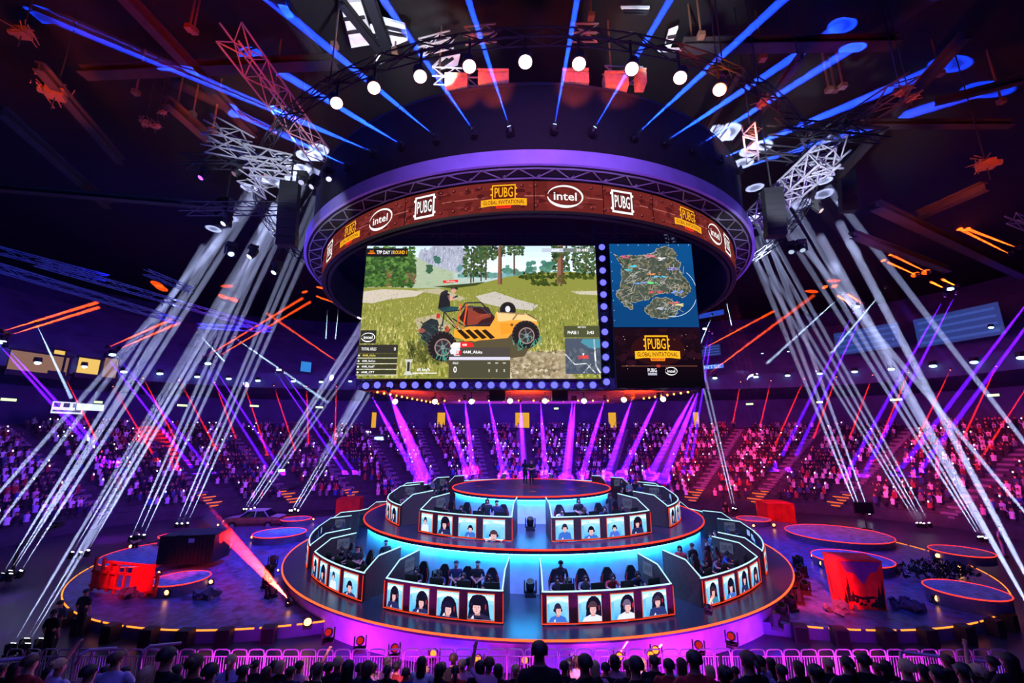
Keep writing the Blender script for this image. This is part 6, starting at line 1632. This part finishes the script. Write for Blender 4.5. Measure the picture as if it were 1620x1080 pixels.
# hoist motors and clutter
for i, (u, v, z, s, mt) in enumerate([(35, 52, 25, 1.3, 0), (88, 148, 24, 1.6, 0), (230, 195, 24, .8, 0), (247, 200, 23.5, .7, 0), (258, 178, 24, .6, 0), (1135, 108, 22.5, .9, 0), (1145, 118, 22, .7, 0), (1188, 212, 21.5, .9, 0), (1205, 165, 22.5, .8, 0), (1425, 145, 23, 1.0, 0), (1440, 155, 22.8, .8, 0), (1560, 260, 21, 1.5, 0), (1262, 90, 24.5, .5, 0), (522, 130, 22, .6, 0)]):
    p = P3(u, v, z); s *= .7; e = empty('chain_hoist', p, random.uniform(0, 3), 'orange-lit chain hoist with motor box under the roof, %s, %s from the car side' % ('car side' if u < 800 else 'crate side', ORD[i]), 'hoist', 'chain hoists under the roof')
    m = MB(); m.box((0, 0, 0), (s*.6, s*.45, s*.4)); m.cyl((-.3*s, 0, 0), (-.55*s, 0, 0), .16*s, .13*s, 10); m.build('motor', M_ROD, e)
    m = MB(); m.bar((0, 0, .2*s), (.05, 0, 28.8-z), .04); m.bar((0, 0, -.2*s), (0, 0, -.8*s), .03); m.build('chain', M_DSTEEL, e)
    m = MB()
    for k in range(9): m.bar((random.uniform(-.7, .7)*s, random.uniform(-.6, .6)*s, random.uniform(-.4, .5)*s), (random.uniform(-.7, .7)*s, random.uniform(-.6, .6)*s, random.uniform(-.4, .5)*s), .035*s)
    m.build('bracket', M_ROD, e)
# white roof panels
M_PANEL = mat('white_panel', 'dfe4ea', .6, noise=.15, scale=3)
for i, (q, lb) in enumerate((([(538, 5), (570, 3), (592, 70), (556, 76)], 'large white curved roof panel in four bays'), ([(598, 28), (640, 40), (645, 64), (616, 76), (604, 60)], 'smaller bright white roof panel beside the large one'), ([(585, 42), (596, 40), (612, 82), (600, 80)], 'narrow white roof strip between the two panels'), ([(683, 108), (700, 92), (728, 88), (724, 104), (690, 112)], 'white triangular roof panel behind the pink lamps'),
                             ([(982, 13), (1028, 13), (1020, 22), (990, 20)], 'small white roof plate straight ahead, crate side'), ([(1040, 80), (1090, 78), (1088, 92), (1050, 90)], 'white-lit plate behind the circular truss, crate side'), ([(1058, 50), (1073, 44), (1060, 78), (1052, 72)], 'white and red upright plate behind the circular truss'))):
    z = 27.5; pts = [P3(*w, z) for w in q]; n = len(pts)
    m = MB(); m.add(pts+[p+Vector((0, 0, .15)) for p in pts], [tuple(range(n)), tuple(range(n, 2*n))[::-1]]+[(k, (k+1) % n, n+(k+1) % n, n+k) for k in range(n)])
    e = m.build('roof_panel', M_PANEL); tag(e, lb, 'panel')
    m = MB(); c0 = sum(pts, Vector())/n
    for t in (.3, .6):
        a = pts[0].lerp(pts[-1], t); b_ = pts[1].lerp(pts[2], t); m.bar(a-Vector((0, 0, .1)), b_-Vector((0, 0, .1)), .12, .1)
    m.build('batten', M_DSTEEL, e)
girder((540, 8), (600, 82), 27, .35, .3, 'dark diagonal strut across the large white roof panel', M_BLACK)
girder((582, -5), (612, 80), 27, .5, .3, 'dark strut between the white roof panels', M_BLACK)
# boxes added to carry the orange light on the drum's top rim
for i, (u0, u1, v) in enumerate(((705, 740, 137), (757, 805, 131), (889, 930, 130), (955, 992, 134), (1006, 1020, 130))):
    p = P3(u0, v, 23.6); q = P3(u1, v, 23.6)
    m = MB(); m.bar(p, q, .6, .55); m.bar(p+Vector((0, 0, .4)), q+Vector((0, 0, .4)), .7, .08); o = m.build('added_box', mat('added_box_tone', 'b08868', .6, noise=.2)); tag(o, 'orange-lit box added over the drum, %s from the car side' % ORD[i], 'tray', 'added boxes over the drum')
beam_truss((665, 75), (715, 62), 26.5, .5, 'orange-lit small truss over the drum, car side', None, .5, .04)
beam_truss((735, 57), (785, 52), 26.5, .5, 'second orange-lit small truss over the drum', None, .5, .04)
beam_truss((905, 52), (946, 52), 26.5, .5, 'orange-lit small truss over the drum, crate side', None, .5, .04)
beam_truss((685, 120), (790, 124), 24.6, .5, 'orange-lit lattice just over the drum edge, car side', None, .5, .035)
beam_truss((955, 118), (1015, 120), 24.6, .5, 'orange-lit lattice just over the drum edge, crate side', None, .5, .035)
# hanging loudspeaker columns beside the ring
for i, (u, v0, v1, y, lb) in enumerate(((460, 290, 395, 20, 'curved hanging loudspeaker column touching the ring on the car side'), (1220, 300, 380, 20, 'hanging loudspeaker column beside the ring on the crate side'), (358, 315, 362, 26, 'small white-lit hanging lamp column on the car side'), (1335, 240, 340, 26, 'dark hanging loudspeaker column on the crate side'))):
    e = empty('speaker_column', aty(u, v0, y), 0, lb, 'loudspeaker')
    p0 = aty(u, v0, y); p1 = aty(u, v1, y); n = 8
    for k in range(n):
        t = (k+.5)/n; c0 = (p1-p0)*t; m = MB(); m.box((c0.x, -.35*math.sin(t*1.5), c0.z), (.9, .5, abs(p1.z-p0.z)/n*.9), .15 if i == 0 else -.15); m.build('cabinet', M_BLACK, e)
    m = MB(); m.bar((0, 0, 0), (0, 0, 28.8-p0.z), .06); m.build('chain', M_DSTEEL, e)
# small hanging lamps by the ring
for i, (u, v, z, on) in enumerate([(322, 278, 20, 'c060ff'), (425, 275, 20, '806070'), (375, 272, 20.5, '604858'), (478, 285, 19.5, '9090b0'), (497, 292, 19.2, 'a0a0c0'), (520, 280, 19.8, 'b0b0d0'), (1294, 330, 19, 'c0a0a0'), (1252, 395, 17, '8090a0'), (1268, 392, 17, '8090a0'), (358, 350, 17.5, 'e0f0ff'), (365, 398, 16, 'b0d0ff'), (399, 402, 16, 'e8f0ff'), (437, 427, 15.5, 'e8f0ff')]):
    p = P3(u, v, z)
    moving_head(p, p+Vector((random.uniform(-.6, .6), -.5, -1)), 'ffffff', on, 1, 1, 1, 'hanging lamp %s the ring on the %s side, %s' % ('beside', 'car' if u < 800 else 'crate', ORD[i]), 'hanging lamps beside the ring', True, 1.2, beam=False, lens_s=2.2)
# tiny spot beams under the gallery
for i, (a, b_, L) in enumerate((((57, 511), (80, 560), 9), ((312, 526), (330, 545), 5), ((368, 532), (430, 575), 14), ((1334, 465), (1290, 505), 12), ((1401, 455), (1372, 490), 10), ((1127, 498), (1118, 520), 5), ((1148, 472), (1152, 490), 4), ((518, 492), (517, 510), 4), ((535, 492), (533, 512), 4))):
    p = to_bowl(*a, 6); t = to_bowl(*b_, 7)
    moving_head(p, t, 'b8d8ff', 'e8f4ff', 1.8, 1.2, L, 'tiny hanging lamp with short pale beam, %s side, %s' % ('car' if a[0] < 800 else 'crate', ORD[i]), 'tiny pale beam lamps before the gallery', True, .6, beamlabel='short pale beam of light in the haze')
# exit signs and small monitors
for i, (u, v, w, t) in enumerate(((13, 632, 1.2, 11), (155, 636, .8, 11), (288, 641, 1.2, 13), (402, 642, 1.2, 13), (505, 644, 1.1, 13), (1186, 639, 1.0, 13), (1297, 636, .8, 13), (1418, 632, 1.3, 13), (1572, 625, 1.0, 12), (445, 744, .8, 0), (880, 646, .7, 14))):
    p = to_bowl(u, v, t); rz = math.atan2(CY-p.y, CX-p.x)+PI/2
    e = empty('exit_sign', p, rz, 'small pale green lit exit sign high in the bowl, %s from the car side' % ORD[i], 'sign', 'lit exit signs round the hall')
    m = MB(); m.box((0, 0, 0), (w, .1, .3)); m.build('casing', M_DSTEEL, e)
    m = MB(); m.box((0, -.06, 0), (w*.94, .03, .24)); m.build('lit_face', glow('exit_green', 'd8ffb8', 1.6), e)
for i, (u, v, w, h, t, col, lb) in enumerate(((107, 645, 2.6, 1.2, 11, 'e0e4ff', 'small bright video wall in the distant corner, car side'), (143, 644, 2.4, .7, 11, 'e0f0ff', 'small bright board beside the corner video wall'), (1370, 537, 7, 3, 11.4, '1c3878', 'wide dim blue board above the crate side stand'), (1512, 516, 7.5, 3.4, 11.4, '1c3878', 'second wide dim blue board, farther out on the crate side'), (1126, 580, 3.2, .6, 11.4, '3c70e0', 'small blue lettered board beside the logo screen'), (484, 580, 1.4, 1.4, 11.4, '2c80d0', 'small square blue board beside the game picture'), (1125, 497, 3.4, .7, 9, '2040b0', 'blue hanging strip board beside the map screen'), (1120, 555, 3.4, 1.6, 11.4, '16285c', 'dim blue board just above the lettered one'))):
    p = to_bowl(u, v, t); rz = math.atan2(CY-p.y, CX-p.x)+PI/2
    e = empty('display_board', p, rz, lb, 'screen')
    m = MB(); m.box((0, .06, 0), (w+.1, .1, h+.1)); m.build('casing', M_BLACK, e)
    c = Canvas(lambda x, y, k: Vector((x, -.01-.006*k, y)))
    c.rect(-w/2, -h/2, w/2, h/2, col); c.up()
    if i == 4: c.text('INTEL', 0, 0, w*.8, h*.7, 'a8c8ff')
    elif i in (2, 3, 7):
        for k in range(4): c.rect(-w*.45, -h*.4+h*.23*k, w*.45, -h*.32+h*.23*k, '2c4c98')
    elif i == 0:
        for k in range(3): c.rect(-w*.45+w*.3*k, .05, -w*.25+w*.3*k, h*.4, '303060'); 
        c.rect(-w*.45, -h*.35, w*.45, -h*.2, '404070')
    c.build('display', mat('board_picture', '000000', .5, attr='emit', strength=.55 if i > 1 else 1.1), e)
# ================================================================ light of the hall, from added lights without lamp bodies
w = bpy.data.worlds.new('hall_ambient'); SC.world = w; w.use_nodes = True  # dim blue ambient fill added, it has no source
w.node_tree.nodes['Background'].inputs[0].default_value = (.05, .08, .55, 1); w.node_tree.nodes['Background'].inputs[1].default_value = .018
BLU, VIO, MAG, REDC, ORA = '1830ff', '6a14ff', 'e020e0', 'ff1a20', 'ff5a10'
# blue fill added over floor and gallery
area((CX, 31, 26), (CX, 32, 0), 34, '2030ff', 1500)
area((-25, 34, 14), (-62, 52, 19), 14, '1428ff', 3000)
area((27, 34, 14), (64, 52, 19), 14, '1428ff', 3000)
area((CX, 40, 13), (CX, 80, 19), 18, '1428ff', 2400)
# violet, magenta and red fill added on the crowd
area((CX, 36, 14), (CX, 62, 3), 12, '9a30ff', 6000, spread=120)
area((-14, 32, 15), (-36, 52, 3), 8, 'c83cff', 2400, spread=110)
area((16, 32, 15), (40, 52, 3), 8, 'ff4070', 3600, spread=110)
spot((-8, 30, 16), (-44, 46, 3), 34, 'ff3c8c', 60000, .6)
spot((-4, 32, 16), (-24, 55, 5), 22, 'ff2840', 26000, .6)
spot((12, 32, 16), (26, 55, 5), 30, 'ff3030', 60000, .6)
spot((12, 30, 16), (46, 46, 4), 26, 'ff3c40', 60000, .6)
spot((10, 30, 16), (36, 56, 6), 20, '9020ff', 40000, .6)
# stage front fascia
for a, c, p in ((-62, '5a20ff', 90), (-44, '8a1cff', 150), (-28, 'a01cff', 190), (-12, '5a1cff', 110), (4, '4420ff', 110), (18, 'b020ff', 220), (32, '7020ff', 150), (48, '7a20ff', 160), (64, '5a20ff', 90)):
    area(pol(RL+1.0, a, .12), pol(RL-.2, a, .75), 1.2, c, p*.55, .2)
# magenta lights added low for the barriers and first heads
for x, c, p in ((-12.5, '9a20ff', 120), (-8.6, 'ff20d8', 420), (-6, 'd820ff', 220), (-3.4, 'ff28c8', 420), (-.8, 'ff30c0', 420), (3.0, 'ff30d0', 520), (5.6, 'f028ff', 300), (9.2, 'e828ff', 380), (12.2, 'f028e8', 420), (15, '8030ff', 160)):
    area((x, 16.0, .15), (x, 14.2, 1.6), .8, c, p*.28, .3)
for x, z_ in ((-4.2, 1.7), (-2.2, 1.7), (1.6, 1.6), (3.2, 1.5)):
    spot((x, 2, 16), (x, 12.6, z_), 6, 'ffb0e8', 26000, .2)
for x, p in ((-9.2, 40), (-8.4, 60), (-7.5, 60), (-6.4, 30), (-4.6, 30), (-3.0, 40), (.6, 30), (3.4, 50), (5.0, 40), (6.6, 60), (8.2, 40), (9.9, 70), (10.8, 70), (11.7, 60), (13.3, 30)):
    area((x, 14.75, .35), (x, 15.55, .95), .5, 'f030ff', p, .2)  # hidden floor lights added to brighten the barriers
# fill light added on the backs of the near audience
area((0, 6, 15), (0, 12, 1), 14, '5048c0', 1500)
spot((-20, 22, 12), (-12, 11, 2), 40, '6048ff', 5000, .3)
# ring, drum
area((CX, 4, 14), (CX, 15, 18.9), 9, 'a878ff', 520, 2, 50)
area((-17, 16, 14), (-12, 26, 18.6), 6, '8a68ff', 420, None, 60)
area((20, 16, 14), (14, 26, 18.6), 6, '9a68ff', 420, None, 60)
spot((1.6, 12.6, 21), (1.4, 17, 19), 100, 'ff5060', 160, .3)
# top light added so the booths and players show
area((CX, 18, 15.5), (CX, 25, 2), 8, '7488ff', 3200, None, 90)
area((CX, 30, 16), (CX, 30, 2), 10, '6a70ff', 2200, None, 120)
spot((14, 22, 15), (11, 20, 1.5), 30, 'ff2418', 5200, .3)
spot((11, 25, 15), (9.5, 25, 3), 24, 'ff2440', 4000, .3)
# area light added for what the game screen throws on the stage
area((SX0+7, YF-.6, 15.5), (0, 12, 3), 8, 'dce8c8', 500)
# side stages
area((-14, 30, 12), (-14, 30, 0), 10, '3840ff', 1300, None, 90)
area((15, 30, 12), (15, 30, 0), 10, '3840ff', 1300, None, 90)
spot((-19, 15, 9), (-18.0, 23.5, 1), 20, 'ff1c10', 16000, .3)
spot((10, 13, 8), (13.4, 21.0, 1.5), 18, 'ff2414', 42000, .3)
spot((12, 24, 10), (17.5, 37.5, 1), 14, 'ff2414', 14000, .3)
spot((-5, 26, 10), (-11, 38, 1), 12, 'ff2414', 12000, .3)
spot((-16, 30, 12), (-16.5, 36, .5), 26, '50e0ff', 2600, .3)
for p, q in (((-38, 40, 9), (-31, 36, 0)), ((20, 42, 9), (26, 41, 0)), ((30, 40, 9), (30, 37, 0)), ((36, 34, 9), (33, 33, 0)), ((-8, 48, 9), (-13, 45, 0)), ((-28, 22, 8), (-25, 23, 0)), ((-24, 16, 7), (-21, 18.5, 0))):
    spot(p, q, 16, 'a020ff', 5000, .3)
# warm light inside the screen block
for x in (-6, -1, 5, 9.5):
    spot((x, YF+6, 17.5), (x, YF+2, 11), 110, ORA, 2600, .3)
for x in (-7, 1, 8):
    area((x, YF+1.5, 9.9), (x, YF+4, 13), 1.5, 'ff4a10', 520)
spot((-3, 24, 16.8), (-4, 25, 19.5), 80, 'ff7030', 500, .3)
spot((7, 24, 16.8), (8, 25, 19.5), 80, 'ff6020', 500, .3)
# orange and white lights added to colour the roof steel
for (u, v, z), (u2, v2, z2), ang, c, e in (((250, 60, 20), (225, 40, 25.5), 30, 'ff2010', 3500), ((360, 215, 22), (385, 190, 25), 50, ORA, 2600), ((300, 215, 22), (320, 205, 24.5), 50, ORA, 1800), ((420, 140, 20), (400, 110, 23.5), 44, 'ff3010', 2200), ((490, 230, 21), (480, 200, 23.5), 50, ORA, 1200),
                                            ((30, 90, 21), (37, 55, 25), 40, ORA, 2600), ((100, 190, 21), (90, 150, 24), 40, ORA, 3000), ((240, 230, 20), (240, 195, 23.5), 40, ORA, 1500),
                                            ((1140, 150, 20), (1142, 112, 22.3), 40, 'ff7a10', 1700), ((1185, 240, 19.5), (1188, 212, 21.5), 50, ORA, 1500), ((1200, 195, 20), (1204, 165, 22.5), 40, ORA, 1200), ((1430, 180, 20), (1430, 148, 23), 40, ORA, 1800), ((1560, 300, 18), (1560, 262, 21), 50, ORA, 2600), ((1440, 400, 15), (1450, 375, 18.5), 46, ORA, 3600), ((1520, 360, 16), (1520, 325, 20), 46, ORA, 2400), ((1380, 130, 20), (1315, 115, 26), 30, 'ff3010', 1800),
                                            ((730, 160, 21), (735, 128, 24), 44, ORA, 1500), ((780, 160, 21), (785, 128, 24), 44, ORA, 1500), ((910, 155, 21), (910, 128, 24), 44, ORA, 1500), ((975, 155, 21), (980, 128, 24), 44, ORA, 1500), ((700, 90, 22), (700, 66, 26.5), 40, ORA, 1200), ((925, 80, 22), (930, 52, 26.5), 40, ORA, 1200), ((1100, 80, 20), (1098, 50, 27), 30, ORA, 1200), ((325, 60, 20), (320, 40, 27), 40, ORA, 1200), ((540, 90, 21), (534, 55, 27), 30, ORA, 900)):
    spot(P3(u, v, z), P3(u2, v2, z2), ang, c, e, .2)
for (u, v, z), (u2, v2, z2), ang, e in (((430, 300, 16), (425, 255, 20.3), 34, 6500), ((1235, 350, 16), (1260, 280, 20.5), 40, 11000), ((600, 90, 22), (590, 42, 27.5), 60, 5200), ((1060, 100, 22), (1060, 66, 27.5), 50, 3000), ((700, 120, 23), (705, 98, 27.5), 50, 2600), ((1000, 40, 22), (1005, 18, 27.5), 40, 1600), ((1190, 250, 19), (1188, 225, 21), 40, 2200), ((505, 360, 14), (515, 330, 18.6), 16, 5000), ((1165, 400, 13.5), (1155, 365, 18), 14, 5000)):
    spot(P3(u, v, z), P3(u2, v2, z2), ang, 'e8f0ff', e, .2)
area(P3(150, 500, 12), P3(200, 470, 17), 5, '2860ff', 1600)
area(P3(1600, 420, 12), P3(1500, 420, 18), 5, '2850ff', 500)
# red lights added for a dim glow on the roof
area((CX-14, 26, 22), (CX-20, 26, 29), 10, 'a01808', 90)
area((CX+18, 26, 22), (CX+24, 26, 29), 10, 'a01808', 90)
area((CX, 14, 23), (CX, 12, 29), 8, 'a01808', 60)
